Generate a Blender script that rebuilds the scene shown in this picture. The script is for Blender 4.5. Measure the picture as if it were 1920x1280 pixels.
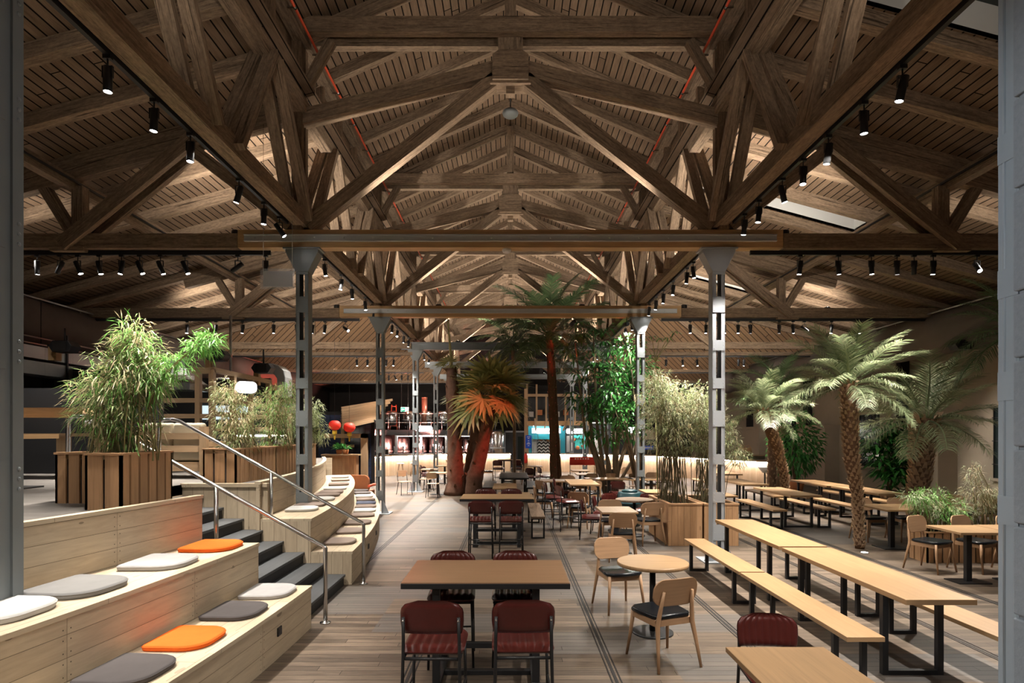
import bpy, math, random
from math import sin, cos, pi, atan2, sqrt, radians
from mathutils import Vector, Matrix, Quaternion

for _o in list(bpy.data.objects):
    bpy.data.objects.remove(_o)
SC = bpy.context.scene
COL = SC.collection

# ------------------------------------------------------------------ camera, world, exposure
EYE = 2.1            # eye height above the hall floor
FPX = 1100.0         # focal length in pixels of the 1920 px wide frame
VPX, VPY = 957.0, 812.0
cam_d = bpy.data.cameras.new('camera')
cam_d.sensor_fit = 'HORIZONTAL'
cam_d.sensor_width = 36.0
cam_d.lens = 36.0 * FPX / 1920.0
cam_d.shift_x = (960.0 - VPX) / 1920.0
cam_d.shift_y = (VPY - 640.0) / 1920.0
cam_d.clip_start = 0.05
cam_d.clip_end = 200.0
cam = bpy.data.objects.new('camera', cam_d)
COL.objects.link(cam)
cam.location = (0, 0, EYE)
cam.rotation_euler = (pi / 2, 0, 0)
SC.camera = cam

world = bpy.data.worlds.new('night_ambience')
SC.world = world
world.use_nodes = True
_bg = world.node_tree.nodes.get('Background')
_bg.inputs[0].default_value = (1.0, 0.86, 0.72, 1)
_bg.inputs[1].default_value = 0.02
SC.view_settings.view_transform = 'Standard'
SC.view_settings.look = 'None'
SC.view_settings.gamma = 1.0
SC.view_settings.use_curve_mapping = False
SC.view_settings.exposure = 1.08
try:
    SC.cycles.use_denoising = True
    SC.cycles.max_bounces = 7
    SC.cycles.diffuse_bounces = 4
    SC.cycles.glossy_bounces = 3
    SC.cycles.transmission_bounces = 4
    SC.cycles.transparent_max_bounces = 6
    SC.cycles.sample_clamp_indirect = 4.0
    SC.cycles.caustics_reflective = False
    SC.cycles.caustics_refractive = False
except Exception:
    pass

SPOT_W = 340.0       # a track spotlight
UP_W = 320.0         # an uplight on the tie beams
RND = random.Random(7)


def P(px, py, z=None, d=None):
    """a pixel of the photograph at height z (or depth d) -> world point"""
    if d is None:
        d = FPX * (EYE - z) / (py - VPY)
    return Vector(((px - VPX) * d / FPX, d, EYE - (py - VPY) * d / FPX))


# ------------------------------------------------------------------ mesh builder
class MB:
    def __init__(self):
        self.v = []; self.f = []; self.uv = []; self.sm = []

    def add(self, verts, faces, uvs=None, smooth=False):
        b = len(self.v)
        self.v.extend([tuple(p) for p in verts])
        for i, f in enumerate(faces):
            self.f.append([b + k for k in f])
            if uvs is not None:
                self.uv.append(uvs[i])
            else:
                self.uv.append([(verts[k][0], verts[k][1]) for k in f])
            self.sm.append(smooth)
        return b

    def box(self, c, s, R=None, grain=None):
        hx, hy, hz = s[0] / 2, s[1] / 2, s[2] / 2
        L = [(x, y, z) for x in (-hx, hx) for y in (-hy, hy) for z in (-hz, hz)]
        F = [((0, 1, 3, 2), 0), ((4, 6, 7, 5), 0), ((0, 4, 5, 1), 1), ((2, 3, 7, 6), 1), ((0, 2, 6, 4), 2), ((1, 5, 7, 3), 2)]
        g = grain if grain is not None else max(range(3), key=lambda k: s[k])
        ou, ov = RND.random() * 9, RND.random() * 5
        uvs = []
        for f, n in F:
            if n != g:
                t = 3 - n - g
                uvs.append([(L[k][g] + ou, L[k][t] + ov + n * .31) for k in f])
            else:
                a, b = [k for k in range(3) if k != g]
                uvs.append([(L[k][a] * .3 + ou, L[k][b] + ov) for k in f])
        c = Vector(c)
        if R is not None:
            V = [c + R @ Vector(l) for l in L]
        else:
            V = [(c[0] + l[0], c[1] + l[1], c[2] + l[2]) for l in L]
        return self.add(V, [f for f, n in F], uvs)

    def bx(self, x0, x1, y0, y1, z0, z1, grain=None):
        return self.box(((x0 + x1) / 2, (y0 + y1) / 2, (z0 + z1) / 2), (abs(x1 - x0), abs(y1 - y0), abs(z1 - z0)), None, grain)

    def beam(self, p0, p1, w, h, up=(0, 0, 1)):
        p0, p1 = Vector(p0), Vector(p1)
        d = (p1 - p0)
        ln = d.length
        d.normalize()
        s = d.cross(Vector(up))
        if s.length < 1e-4:
            s = d.cross(Vector((0, 1, 0)))
        s.normalize()
        t = s.cross(d)
        R = Matrix((d, s, t)).transposed()
        return self.box((p0 + p1) / 2, (ln, w, h), R, 0)

    def ring_loft(self, rings, caps=True, smooth=True, vscale=1.0, closed=True):
        n = len(rings[0])
        V = [p for r in rings for p in r]
        F, U = [], []
        dist = 0.0
        for i in range(len(rings) - 1):
            dd = (Vector(rings[i + 1][0]) - Vector(rings[i][0])).length
            per = sum((Vector(rings[i][k]) - Vector(rings[i][(k + 1) % n])).length for k in range(n)) or 1
            for k in range(n if closed else n - 1):
                k2 = (k + 1) % n
                F.append((i * n + k, i * n + k2, (i + 1) * n + k2, (i + 1) * n + k))
                U.append([(dist, k / n * per), (dist, (k + 1) / n * per), (dist + dd, (k + 1) / n * per), (dist + dd, k / n * per)])
            dist += dd
        b = self.add(V, F, U, smooth)
        if caps:
            f0 = list(range(n))[::-1]
            f1 = [(len(rings) - 1) * n + k for k in range(n)]
            for f in (f0, f1):
                self.f.append([b + k for k in f])
                self.uv.append([(V[k][0], V[k][1]) for k in f])
                self.sm.append(False)
        return b

    def cyl(self, p0, p1, r0, r1=None, n=12, caps=True):
        r1 = r0 if r1 is None else r1
        return self.tube([p0, p1], [r0, r1], n, caps)

    def tube(self, pts, r, n=8, caps=True):
        pts = [Vector(p) for p in pts]
        if not isinstance(r, (list, tuple)):
            r = [r] * len(pts)
        rings = []
        ref = None
        for i, p in enumerate(pts):
            t = (pts[min(i + 1, len(pts) - 1)] - pts[max(i - 1, 0)])
            if t.length < 1e-9:
                t = Vector((0, 0, 1))
            t.normalize()
            if ref is None:
                ref = Vector((1, 0, 0)) if abs(t.x) < .9 else Vector((0, 1, 0))
            a = (ref - t * ref.dot(t)); a.normalize()
            ref = a
            b = t.cross(a)
            rings.append([p + (a * cos(2 * pi * k / n) + b * sin(2 * pi * k / n)) * r[i] for k in range(n)])
        return self.ring_loft(rings, caps)

    def lathe(self, prof, c=(0, 0, 0), n=24, caps=True):
        rings = [[(c[0] + rr * cos(2 * pi * k / n), c[1] + rr * sin(2 * pi * k / n), c[2] + z) for k in range(n)] for rr, z in prof]
        return self.ring_loft(rings, caps)

    def pad(self, outline, z0, z1, r, steps=2, smooth=True):
        """outline (x, y) list -> cushion-like slab with rounded rims"""
        cx = sum(p[0] for p in outline) / len(outline); cy = sum(p[1] for p in outline) / len(outline)
        def ins(k):
            out = []
            for x, y in outline:
                l = sqrt((x - cx) ** 2 + (y - cy) ** 2) or 1
                out.append((x - (x - cx) / l * k, y - (y - cy) / l * k))
            return out
        rings = []
        for i in range(steps + 1):
            a = pi / 2 * i / steps
            rings.append([(x, y, z0 + r * (1 - cos(a))) for x, y in ins(r * (1 - sin(a)))])
        for i in range(steps + 1):
            a = pi / 2 * (1 - i / steps)
            rings.append([(x, y, z1 - r * (1 - cos(a))) for x, y in ins(r * (1 - sin(a)))])
        b = len(self.v)
        n = len(outline)
        V = [p for q in rings for p in q]
        F, U = [], []
        for i in range(len(rings) - 1):
            for k in range(n):
                k2 = (k + 1) % n
                f = (i * n + k, i * n + k2, (i + 1) * n + k2, (i + 1) * n + k)
                F.append(f); U.append([(V[q][0], V[q][1] + V[q][2]) for q in f])
        self.add(V, F, U, smooth)
        for f in (list(range(n))[::-1], [(len(rings) - 1) * n + k for k in range(n)]):
            self.f.append([b + k for k in f]); self.uv.append([(V[k][0], V[k][1]) for k in f]); self.sm.append(False)
        return b

    def prism(self, outline, z0, z1):
        n = len(outline)
        V = [(x, y, z0) for x, y in outline] + [(x, y, z1) for x, y in outline]
        F = [list(range(n))[::-1], list(range(n, 2 * n))]
        U = [[(V[k][0], V[k][1]) for k in f] for f in F]
        s = 0
        for k in range(n):
            k2 = (k + 1) % n
            l = sqrt((V[k][0] - V[k2][0]) ** 2 + (V[k][1] - V[k2][1]) ** 2)
            F.append((k, k2, n + k2, n + k)); U.append([(s, z0), (s + l, z0), (s + l, z1), (s, z1)])
            s += l
        return self.add(V, F, U)

    def ball(self, c, r, nu=12, nv=8):
        if not isinstance(r, (tuple, list)):
            r = (r, r, r)
        rings = []
        for i in range(nv + 1):
            a = -pi / 2 + pi * i / nv
            a = max(min(a, pi / 2 - .05), -pi / 2 + .05)
            rings.append([(c[0] + r[0] * cos(a) * cos(2 * pi * k / nu), c[1] + r[1] * cos(a) * sin(2 * pi * k / nu), c[2] + r[2] * sin(a)) for k in range(nu)])
        return self.ring_loft(rings)

    def xf(self, b, fn):
        for i in range(b, len(self.v)):
            self.v[i] = tuple(fn(Vector(self.v[i])))

    def mesh(self, name, material):
        me = bpy.data.meshes.new(name)
        me.from_pydata(self.v, [], self.f)
        if self.f:
            me.polygons.foreach_set('use_smooth', self.sm)
            ul = me.uv_layers.new(name='UVMap')
            flat = [c for f in self.uv for p in f for c in p]
            ul.data.foreach_set('uv', flat)
        me.materials.append(material)
        me.update()
        return me

    def obj(self, name, material, parent=None, world=False, bevel=0.0, kind=None):
        o = bpy.data.objects.new(name, self.mesh(name, material))
        COL.objects.link(o)
        if parent is not None:
            o.parent = parent
            if world:
                o.location = tuple(-c for c in parent.get('_base', (0, 0, 0)))
        if bevel:
            m = o.modifiers.new('edge', 'BEVEL'); m.width = bevel; m.segments = 2; m.limit_method = 'ANGLE'; m.angle_limit = radians(50)
        if kind:
            o['kind'] = kind
        return o


def empty(name, loc=(0, 0, 0), rz=0.0, parent=None):
    o = bpy.data.objects.new(name, None)
    o.empty_display_size = .1
    COL.objects.link(o)
    o.location = loc
    o.rotation_euler = (0, 0, rz)
    o['_base'] = tuple(float(c) for c in loc)
    if parent: o.parent = parent
    return o


def tag(o, label, cat, group=None):
    o['label'] = label
    o['category'] = cat
    if group: o['group'] = group
    return o


def thing(name, label, cat, loc=(0, 0, 0), rz=0.0, group=None):
    return tag(empty(name, loc, rz), label, cat, group)


def struct(o):
    o['kind'] = 'structure'
    return o


CH = {}


def reparent_index(root):
    CH[root.name] = [c for c in root.children]


def dup(root, loc, rz=0.0, label=None, group=None, scale=None, rot=None):
    r = root.copy(); COL.objects.link(r)
    r.location = loc
    r.rotation_euler = rot if rot else (0, 0, rz)
    if scale: r.scale = scale if isinstance(scale, tuple) else (scale,) * 3
    r['_base'] = tuple(float(c) for c in loc)
    if label: r['label'] = label
    if group: r['group'] = group
    for ch in list(root.children):
        c = ch.copy(); COL.objects.link(c); c.parent = r
        for g in list(ch.children):
            d = g.copy(); COL.objects.link(d); d.parent = c
    return r


USED = {}


def place(key, maker, loc, rz, label, group=None, scale=None):
    """first call moves the freshly built thing, later calls copy it"""
    if key not in USED:
        r = maker()
        USED[key] = r
        r.location = loc; r.rotation_euler = (0, 0, rz); r['label'] = label
        r['_base'] = tuple(float(c) for c in loc)
        if group: r['group'] = group
        if scale: r.scale = (scale,) * 3
        return r
    return dup(USED[key], loc, rz, label, group, scale)


def face(dx, dy):
    return atan2(dy, dx) - pi / 2


def rrect(w, h, r, n=5, cx=0, cy=0):
    if not isinstance(r, (tuple, list)):
        r = (r,) * 4
    out = []
    for q, (sx, sy) in enumerate(((1, 1), (-1, 1), (-1, -1), (1, -1))):
        rr = r[q]
        ox, oy = cx + sx * (w / 2 - rr), cy + sy * (h / 2 - rr)
        for k in range(n + 1):
            a = q * pi / 2 + pi / 2 * k / n
            out.append((ox + rr * cos(a), oy + rr * sin(a)))
    return out


# ------------------------------------------------------------------ materials
class NT:
    def __init__(self, name):
        self.m = bpy.data.materials.new(name)
        self.m.use_nodes = True
        self.t = self.m.node_tree
        self.t.nodes.clear()
        self.out = self.n('ShaderNodeOutputMaterial')
        self.b = self.n('ShaderNodeBsdfPrincipled')
        self.l(self.b.outputs[0], self.out.inputs[0])

    def n(self, t, **kw):
        nd = self.t.nodes.new(t)
        for k, v in kw.items():
            setattr(nd, k, v)
        return nd

    def l(self, a, b):
        self.t.links.new(a, b)

    def val(self, i, v):
        if hasattr(v, 'node'):
            self.l(v, i)
        else:
            i.default_value = v

    def math(self, op, a, b=None, c=None, clamp=False):
        nd = self.n('ShaderNodeMath', operation=op)
        nd.use_clamp = clamp
        self.val(nd.inputs[0], a)
        if b is not None: self.val(nd.inputs[1], b)
        if c is not None: self.val(nd.inputs[2], c)
        return nd.outputs[0]

    def uv(self, ou=0):
        tc = self.n('ShaderNodeTexCoord')
        sp = self.n('ShaderNodeSeparateXYZ')
        self.l(tc.outputs['UV'], sp.inputs[0])
        return sp.outputs[0], sp.outputs[1]

    def comb(self, x, y, z=0.0):
        nd = self.n('ShaderNodeCombineXYZ')
        self.val(nd.inputs[0], x); self.val(nd.inputs[1], y); self.val(nd.inputs[2], z)
        return nd.outputs[0]

    def noise(self, vec, scale, detail=4, rough=.55, dist=0.0):
        nd = self.n('ShaderNodeTexNoise')
        if vec is not None: self.l(vec, nd.inputs['Vector'])
        nd.inputs['Scale'].default_value = scale
        nd.inputs['Detail'].default_value = detail
        nd.inputs['Roughness'].default_value = rough
        nd.inputs['Distortion'].default_value = dist
        return nd.outputs[0]

    def white(self, vec):
        nd = self.n('ShaderNodeTexWhiteNoise')
        self.l(vec, nd.inputs[0])
        return nd.outputs[0]

    def ramp(self, fac, stops):
        nd = self.n('ShaderNodeValToRGB')
        e = nd.color_ramp.elements
        while len(e) < len(stops): e.new(.5)
        for el, (p, c) in zip(e, stops):
            el.position = p; el.color = (*c, 1)
        self.l(fac, nd.inputs[0])
        return nd.outputs[0]

    def mix(self, fac, a, b, mode='MIX'):
        nd = self.n('ShaderNodeMix', data_type='RGBA', blend_type=mode)
        self.val(nd.inputs[0], fac)
        for i, v in ((6, a), (7, b)):
            if hasattr(v, 'node'): self.l(v, nd.inputs[i])
            else: nd.inputs[i].default_value = (*v, 1)
        return nd.outputs[2]

    def bump(self, h, strength=.3, dist=.01):
        nd = self.n('ShaderNodeBump')
        nd.inputs['Strength'].default_value = strength
        nd.inputs['Distance'].default_value = dist
        self.l(h, nd.inputs['Height'])
        self.l(nd.outputs[0], self.b.inputs['Normal'])

    def set(self, color=None, rough=None, metal=None, spec=None):
        if color is not None:
            if hasattr(color, 'node'): self.l(color, self.b.inputs['Base Color'])
            else: self.b.inputs['Base Color'].default_value = (*color, 1)
        if rough is not None: self.val(self.b.inputs['Roughness'], rough)
        if metal is not None: self.b.inputs['Metallic'].default_value = metal
        if spec is not None: self.b.inputs['Specular IOR Level'].default_value = spec
        return self.m


def sc(c, k):
    return tuple(x * k for x in c)


def wood(name, c, rough=.6, grain=14.0, contrast=.5, along=1.2, cracks=0.0, spec=.3, bump=.15, vary=.25):
    t = NT(name)
    u, v = t.uv()
    oi = t.n('ShaderNodeObjectInfo')
    rnd = oi.outputs['Random']
    vec = t.comb(t.math('MULTIPLY', u, along), t.math('MULTIPLY', v, grain), t.math('MULTIPLY', rnd, 37.0))
    n1 = t.noise(vec, 2.2, 6, .62, .6)
    n2 = t.noise(t.comb(u, v, t.math('MULTIPLY', rnd, 11.0)), 1.3, 3, .5)
    n3 = t.noise(t.comb(t.math('MULTIPLY', u, 3.0), t.math('MULTIPLY', v, 9.0), rnd), 4.5, 4, .7)
    lo = sc(c, 1 - contrast * .75); hi = sc(c, 1 + contrast * .55)
    col = t.ramp(n1, [(.28, lo), (.5, c), (.74, hi)])
    col = t.mix(t.math('MULTIPLY', t.math('SUBTRACT', n2, .35, clamp=True), 1.3, clamp=True), col, sc(c, .72), 'MIX')
    if vary:
        k = t.math('MULTIPLY_ADD', rnd, vary, 1 - vary / 2)
        col = t.mix(1.0, col, t.comb(k, k, k), 'MULTIPLY')
    if cracks:
        k3 = t.math('MULTIPLY_ADD', n3, 1.5, .25)
        col = t.mix(1.0, col, t.comb(k3, k3, k3), 'MULTIPLY')
        cr = t.noise(t.comb(t.math('MULTIPLY', u, .5), t.math('MULTIPLY', v, 26.0), rnd), 1.5, 3, .5, .4)
        m = t.math('LESS_THAN', cr, .30 + cracks * .06)
        col = t.mix(t.math('MULTIPLY', m, .75), col, sc(c, .12))
    t.set(col, rough, 0, spec)
    t.bump(n1, bump, .01)
    return t.m


def planks(name, c1, c2, pw, pl, gap=.006, rough=.65, nails=False, grain=10.0, knots=0.0, contrast=.4, gapdark=.12, spec=.3, bump=.5, patch=None):
    """boards laid along u, pw wide (v), pl long"""
    t = NT(name)
    u, v = t.uv()
    rv = t.math('DIVIDE', v, pw)
    row = t.math('FLOOR', rv)
    fv = t.math('FRACT', rv)
    sh = t.white(t.comb(row, 3.7, 0.0))
    ru = t.math('ADD', t.math('DIVIDE', u, pl), t.math('MULTIPLY', sh, 0.0 if nails else 5.0))
    colid = t.math('FLOOR', ru)
    fu = t.math('FRACT', ru)
    tone = t.white(t.comb(row, colid, 1.3))
    vec = t.comb(t.math('MULTIPLY', u, 1.1), t.math('MULTIPLY', v, grain), t.math('MULTIPLY', tone, 50.0))
    n1 = t.noise(vec, 2.4, 6, .62, .8)
    n2 = t.noise(t.comb(u, v, 0.0), .55, 4, .55)
    fac = t.math('ADD', t.math('MULTIPLY', tone, .55), t.math('MULTIPLY', t.math('SUBTRACT', n2, .25), .8), clamp=True)
    base = t.mix(fac, c1, c2)
    g = t.math('MULTIPLY_ADD', n1, contrast * 2, 1 - contrast)
    base = t.mix(1.0, base, t.comb(g, g, g), 'MULTIPLY')
    if patch:
        pn = t.math('GREATER_THAN', t.white(t.comb(t.math('FLOOR', t.math('DIVIDE', u, 1.47)), t.math('FLOOR', t.math('DIVIDE', v, .62)), 9.1)), .8)
        base = t.mix(t.math('MULTIPLY', pn, .6), base, patch)
    if knots:
        vo = t.n('ShaderNodeTexVoronoi'); vo.feature = 'F1'
        t.l(t.comb(t.math('MULTIPLY', u, 2.2), t.math('MULTIPLY', v, 6.0), 0.0), vo.inputs['Vector']); vo.inputs['Scale'].default_value = 1.0
        kz = t.math('LESS_THAN', vo.outputs['Distance'], t.math('MULTIPLY', t.white(t.comb(row, colid, 5.0)), .13))
        base = t.mix(t.math('MULTIPLY', kz, knots), base, sc(c1, .35))
    du = t.math('MULTIPLY', t.math('MINIMUM', fu, t.math('SUBTRACT', 1.0, fu)), pl)
    dv = t.math('MULTIPLY', t.math('MINIMUM', fv, t.math('SUBTRACT', 1.0, fv)), pw)
    gm = t.math('MAXIMUM', t.math('LESS_THAN', dv, gap / 2), t.math('LESS_THAN', du, gap / 2 * .8))
    col = t.mix(gm, base, sc(c1, gapdark))
    if nails:
        a = t.math('SUBTRACT', du, .03); b = t.math('SUBTRACT', dv, .035)
        dd = t.math('SQRT', t.math('ADD', t.math('MULTIPLY', a, a), t.math('MULTIPLY', b, b)))
        col = t.mix(t.math('MULTIPLY', t.math('LESS_THAN', dd, .005), .85), col, (.02, .017, .015))
    t.set(col, rough, 0, spec)
    h = t.math('SUBTRACT', t.math('MULTIPLY', n1, .25), gm)
    t.bump(h, bump, .006)
    return t.m


def plain(name, c, rough=.5, metal=0.0, spec=.5, noise=0.0, nscale=8.0, bump=0.0, c2=None):
    t = NT(name)
    if noise or bump or c2:
        tc = t.n('ShaderNodeTexCoord')
        n1 = t.noise(tc.outputs['Object'], nscale, 5, .6)
        if c2:
            col = t.mix(n1, c, c2)
        else:
            g = t.math('MULTIPLY_ADD', n1, noise * 2, 1 - noise)
            col = t.mix(1.0, c, t.comb(g, g, g), 'MULTIPLY')
        t.set(col, rough, metal, spec)
        if bump: t.bump(n1, bump, .01)
        return t.m
    return t.set(c, rough, metal, spec)


def emit(name, c, strength):
    t = NT(name)
    t.set((.02, .02, .02), .5)
    t.b.inputs['Emission Color'].default_value = (*c, 1)
    t.b.inputs['Emission Strength'].default_value = strength
    return t.m


def leafmat(name, c1, c2, trans=.3, rough=.45):
    t = NT(name)
    oi = t.n('ShaderNodeObjectInfo')
    u, v = t.uv()
    r = t.white(t.comb(t.math('FLOOR', v), oi.outputs['Random'], 0.0))
    col = t.mix(r, c1, c2)
    t.set(col, rough, 0, .35)
    tr = t.n('ShaderNodeBsdfTranslucent')
    t.l(col, tr.inputs[0])
    mx = t.n('ShaderNodeMixShader'); mx.inputs[0].default_value = trans
    t.l(t.b.outputs[0], mx.inputs[1]); t.l(tr.outputs[0], mx.inputs[2]); t.l(mx.outputs[0], t.out.inputs[0])
    return t.m


def glassmat(name, c=(.9, .95, .95), alpha=.12):
    t = NT(name)
    t.set(c, .05, 0, .5)
    t.b.inputs['Alpha'].default_value = alpha
    return t.m


M = {}
M['beam'] = wood('old_timber', (.225, .160, .110), .8, 13, .75, .9, cracks=.8, spec=.12, bump=.35)
M['beam2'] = wood('old_timber_dark', (.15, .098, .062), .8, 13, .7, .9, cracks=.5, spec=.12, bump=.35)
M['newbeam'] = wood('new_timber', (.50, .31, .15), .55, 15, .4, .8, spec=.3)
M['roof'] = planks('roof_boards', (.125, .083, .055), (.215, .148, .100), .145, 4.2, .022, .85, grain=11, contrast=.55, gapdark=.05, spec=.08, bump=.5)
M['gable'] = planks('gable_boards', (.15, .085, .045), (.21, .13, .075), .16, 5.0, .02, .7, grain=11, contrast=.4, gapdark=.08, spec=.15)
M['floor'] = planks('floor_boards', (.042, .031, .023), (.19, .142, .102), .098, 2.94, .006, .5, grain=13, contrast=.8, gapdark=.3, spec=.3, bump=.35, patch=(.10, .095, .09))
M['deck'] = planks('deck_boards', (.10, .09, .08), (.15, .136, .124), .12, 2.4, .006, .6, grain=14, contrast=.35, gapdark=.3, spec=.25)
M['pine'] = planks('pine_boards', (.40, .315, .22), (.50, .41, .295), .155, 1.35, .004, .6, nails=True, grain=9, knots=.7, contrast=.3, gapdark=.35, spec=.2)
M['pineseat'] = planks('pine_seat_boards', (.44, .355, .25), (.53, .44, .32), .19, 1.35, .004, .6, grain=9, knots=.4, contrast=.18, gapdark=.35, spec=.2)
M['cedar'] = wood('planter_cedar', (.42, .245, .13), .6, 12, .35, .8, spec=.2, vary=.2)
M['plantoak'] = planks('planter_boards', (.36, .20, .10), (.45, .27, .145), .115, 3.0, .004, .6, grain=10, knots=.4, contrast=.35, gapdark=.25, spec=.2)
M['oak'] = wood('oak_top', (.31, .188, .093), .42, 16, .28, .7, spec=.4, bump=.05, vary=.1)
M['oakdark'] = wood('brown_top', (.23, .13, .07), .4, 16, .3, .7, spec=.4, bump=.05, vary=.1)
M['chairoak'] = wood('chair_oak', (.34, .20, .11), .42, 18, .25, .9, spec=.35, bump=.04, vary=.15)
M['greywood'] = wood('weathered_bench_wood', (.22, .15, .10), .6, 14, .6, .8, spec=.2, cracks=.2)
M['ply'] = wood('birch_plywood', (.42, .27, .16), .45, 12, .2, .9, spec=.3, bump=.03, vary=.15)
M['frame'] = wood('light_frame_timber', (.40, .27, .16), .6, 12, .3, .8, spec=.2)
M['black'] = plain('black_powder_coat', (.012, .012, .013), .45, 0, .4)
M['blackwood'] = wood('black_stained_wood', (.022, .021, .021), .4, 14, .5, .8, spec=.45, bump=.08)
M['steel'] = plain('grey_painted_steel', (.17, .188, .195), .42, 0, .45, noise=.12, nscale=3)
M['steelblue'] = plain('blue_grey_painted_steel', (.27, .32, .36), .4, 0, .5, noise=.12, nscale=3)
M['channel'] = plain('channel_steel', (.48, .50, .51), .4, 0, .45, noise=.1, nscale=3)
M['steellight'] = plain('pale_painted_steel', (.33, .35, .37), .45, 0, .4, noise=.08, nscale=3)
M['inox'] = plain('brushed_steel', (.55, .54, .53), .24, 1.0, .5)
M['galv'] = plain('galvanised_sheet', (.42, .43, .43), .38, .85, .5, noise=.2, nscale=2.0)
M['copper'] = plain('copper_sheet', (.62, .30, .21), .3, .8, .5)
M['tread'] = wood('charcoal_tread', (.06, .063, .066), .5, 16, .45, .7, spec=.3, bump=.1, vary=.2)
M['riser'] = plain('black_riser', (.012, .012, .013), .5, 0, .3)
M['redleather'] = plain('oxblood_leather', (.060, .009, .007), .28, 0, .5, noise=.2, nscale=14, bump=.06)
M['blackleather'] = plain('black_leather', (.007, .008, .010), .24, 0, .25, noise=.1, nscale=30, bump=.04)
M['brownleather'] = plain('tan_leather', (.27, .09, .035), .4, 0, .4, noise=.2, nscale=10)
M['duct'] = plain('dark_duct_fabric', (.14, .118, .105), .85, 0, .1, noise=.25, nscale=1.6, bump=.2)
M['plaster'] = plain('beige_plaster', (.34, .285, .22), .9, 0, .1, noise=.2, nscale=1.2, bump=.1)
M['buttress'] = plain('pale_plaster', (.36, .29, .22), .9, 0, .1, noise=.12, nscale=1.5)
M['stone'] = plain('painted_masonry', (.22, .25, .28), .7, 0, .3, noise=.2, nscale=30, bump=.5)
M['dark'] = plain('dark_wall', (.018, .016, .015), .85, 0, .2, noise=.3, nscale=1.0)
M['darkgrey'] = plain('dark_grey_panel', (.045, .047, .05), .6, 0, .3, noise=.2, nscale=2)
M['glassdark'] = plain('night_glass', (.02, .03, .03), .1, 0, .6)
M['soil'] = plain('potting_soil', (.02, .013, .008), .95, 0, .1, noise=.5, nscale=40, bump=.6)
M['white'] = plain('white_enamel', (.75, .75, .74), .4, 0, .4)
M['signwhite'] = plain('blank_white_sign', (.36, .33, .32), .6, 0, .3)
M['terra'] = plain('terracotta', (.42, .15, .06), .7, 0, .2)
M['red'] = plain('red_plastic', (.55, .03, .02), .4, 0, .4)
M['pipe'] = plain('orange_conduit', (.55, .075, .03), .4, 0, .4)
M['yellow'] = plain('yellow_trim', (.65, .45, .05), .5, 0, .3)
M['teal'] = plain('teal_drum', (.002, .028, .035), .45, 0, .5)
M['tealwall'] = plain('teal_panel', (.02, .22, .28), .5, 0, .3)
M['turq'] = plain('turquoise_panel', (.06, .50, .46), .5, 0, .3)
M['blue'] = plain('blue_board', (.01, .07, .50), .5, 0, .3)
M['paper'] = plain('pale_menu_sheet', (.50, .48, .46), .6, 0, .3)
M['green'] = plain('exit_green', (.0, .30, .16), .5, 0, .3)
M['tile'] = plain('navy_tile', (.03, .04, .075), .15, 0, .5, noise=.3, nscale=9)
M['rim'] = plain('groove_steel', (.022, .02, .019), .6, 0, .3)
M['led2'] = emit('shelf_led_strip', (1, .9, .75), 14)
M['litwin'] = emit('lit_window_glow', (.75, .9, .95), .5)
M['litpanel'] = emit('lit_panel', (.9, .95, 1), 1.2)
M['acrylic'] = glassmat('clear_acrylic', (.9, .92, .92), .14)
M['lens'] = emit('lamp_lens', (1, .97, .92), 40)
M['lensred'] = emit('red_lamp_lens', (1, .12, .07), 25)
M['led'] = emit('warm_led_strip', (1, .90, .80), 50)
M['signlit'] = emit('lit_sign_face', (1, .97, .97), 3.0)
M['litshelf'] = emit('lit_strip_lamp', (.95, .97, 1), 6.0)
M['signink'] = plain('sign_lettering', (.75, .45, .45), .5)
M['bamboo'] = leafmat('bamboo_leaf', (.16, .24, .075), (.36, .40, .20), .35)
M['bamboofresh'] = leafmat('fresh_bamboo_leaf', (.10, .30, .05), (.24, .42, .12), .35)
M['bamboopale'] = leafmat('pale_bamboo_leaf', (.30, .36, .20), (.52, .52, .36), .35)
M['bamboodry'] = leafmat('dry_bamboo_leaf', (.34, .26, .14), (.46, .40, .25), .35)
M['cane'] = plain('bamboo_cane', (.20, .17, .07), .5, 0, .3, noise=.3, nscale=6)
M['canedark'] = plain('dark_cane', (.13, .11, .055), .6, 0, .3, noise=.3, nscale=6)
M['palm'] = leafmat('palm_leaflet', (.13, .18, .085), (.33, .36, .21), .3)
M['palmdark'] = leafmat('deep_green_palm_leaflet', (.06, .12, .055), (.15, .23, .10), .3)
M['fan'] = leafmat('fan_palm_blade', (.20, .24, .08), (.42, .42, .17), .3)
M['stalk'] = plain('palm_stalk', (.30, .28, .12), .5, 0, .3)
M['broad'] = leafmat('broad_leaf', (.03, .15, .03), (.09, .30, .07), .25, .3)
M['umbrella'] = leafmat('umbrella_leaf', (.025, .11, .03), (.08, .24, .06), .25, .3)
M['trunk'] = plain('palm_trunk_fibre', (.13, .075, .045), .9, 0, .1, noise=.5, nscale=12, bump=.6)
M['trunkpale'] = plain('palm_leaf_base', (.36, .25, .16), .9, 0, .1, noise=.4, nscale=14, bump=.4)
M['trunkfat'] = plain('thick_palm_trunk', (.15, .085, .06), .95, 0, .1, noise=.5, nscale=9, bump=.8)
M['bark'] = plain('grey_brown_bark', (.25, .19, .13), .85, 0, .15, noise=.4, nscale=7, bump=.4)
M['redlit'] = plain('red_lit_leaf_base', (.42, .06, .04), .6)  # red of the lamp light put into the leaf base colour
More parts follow.
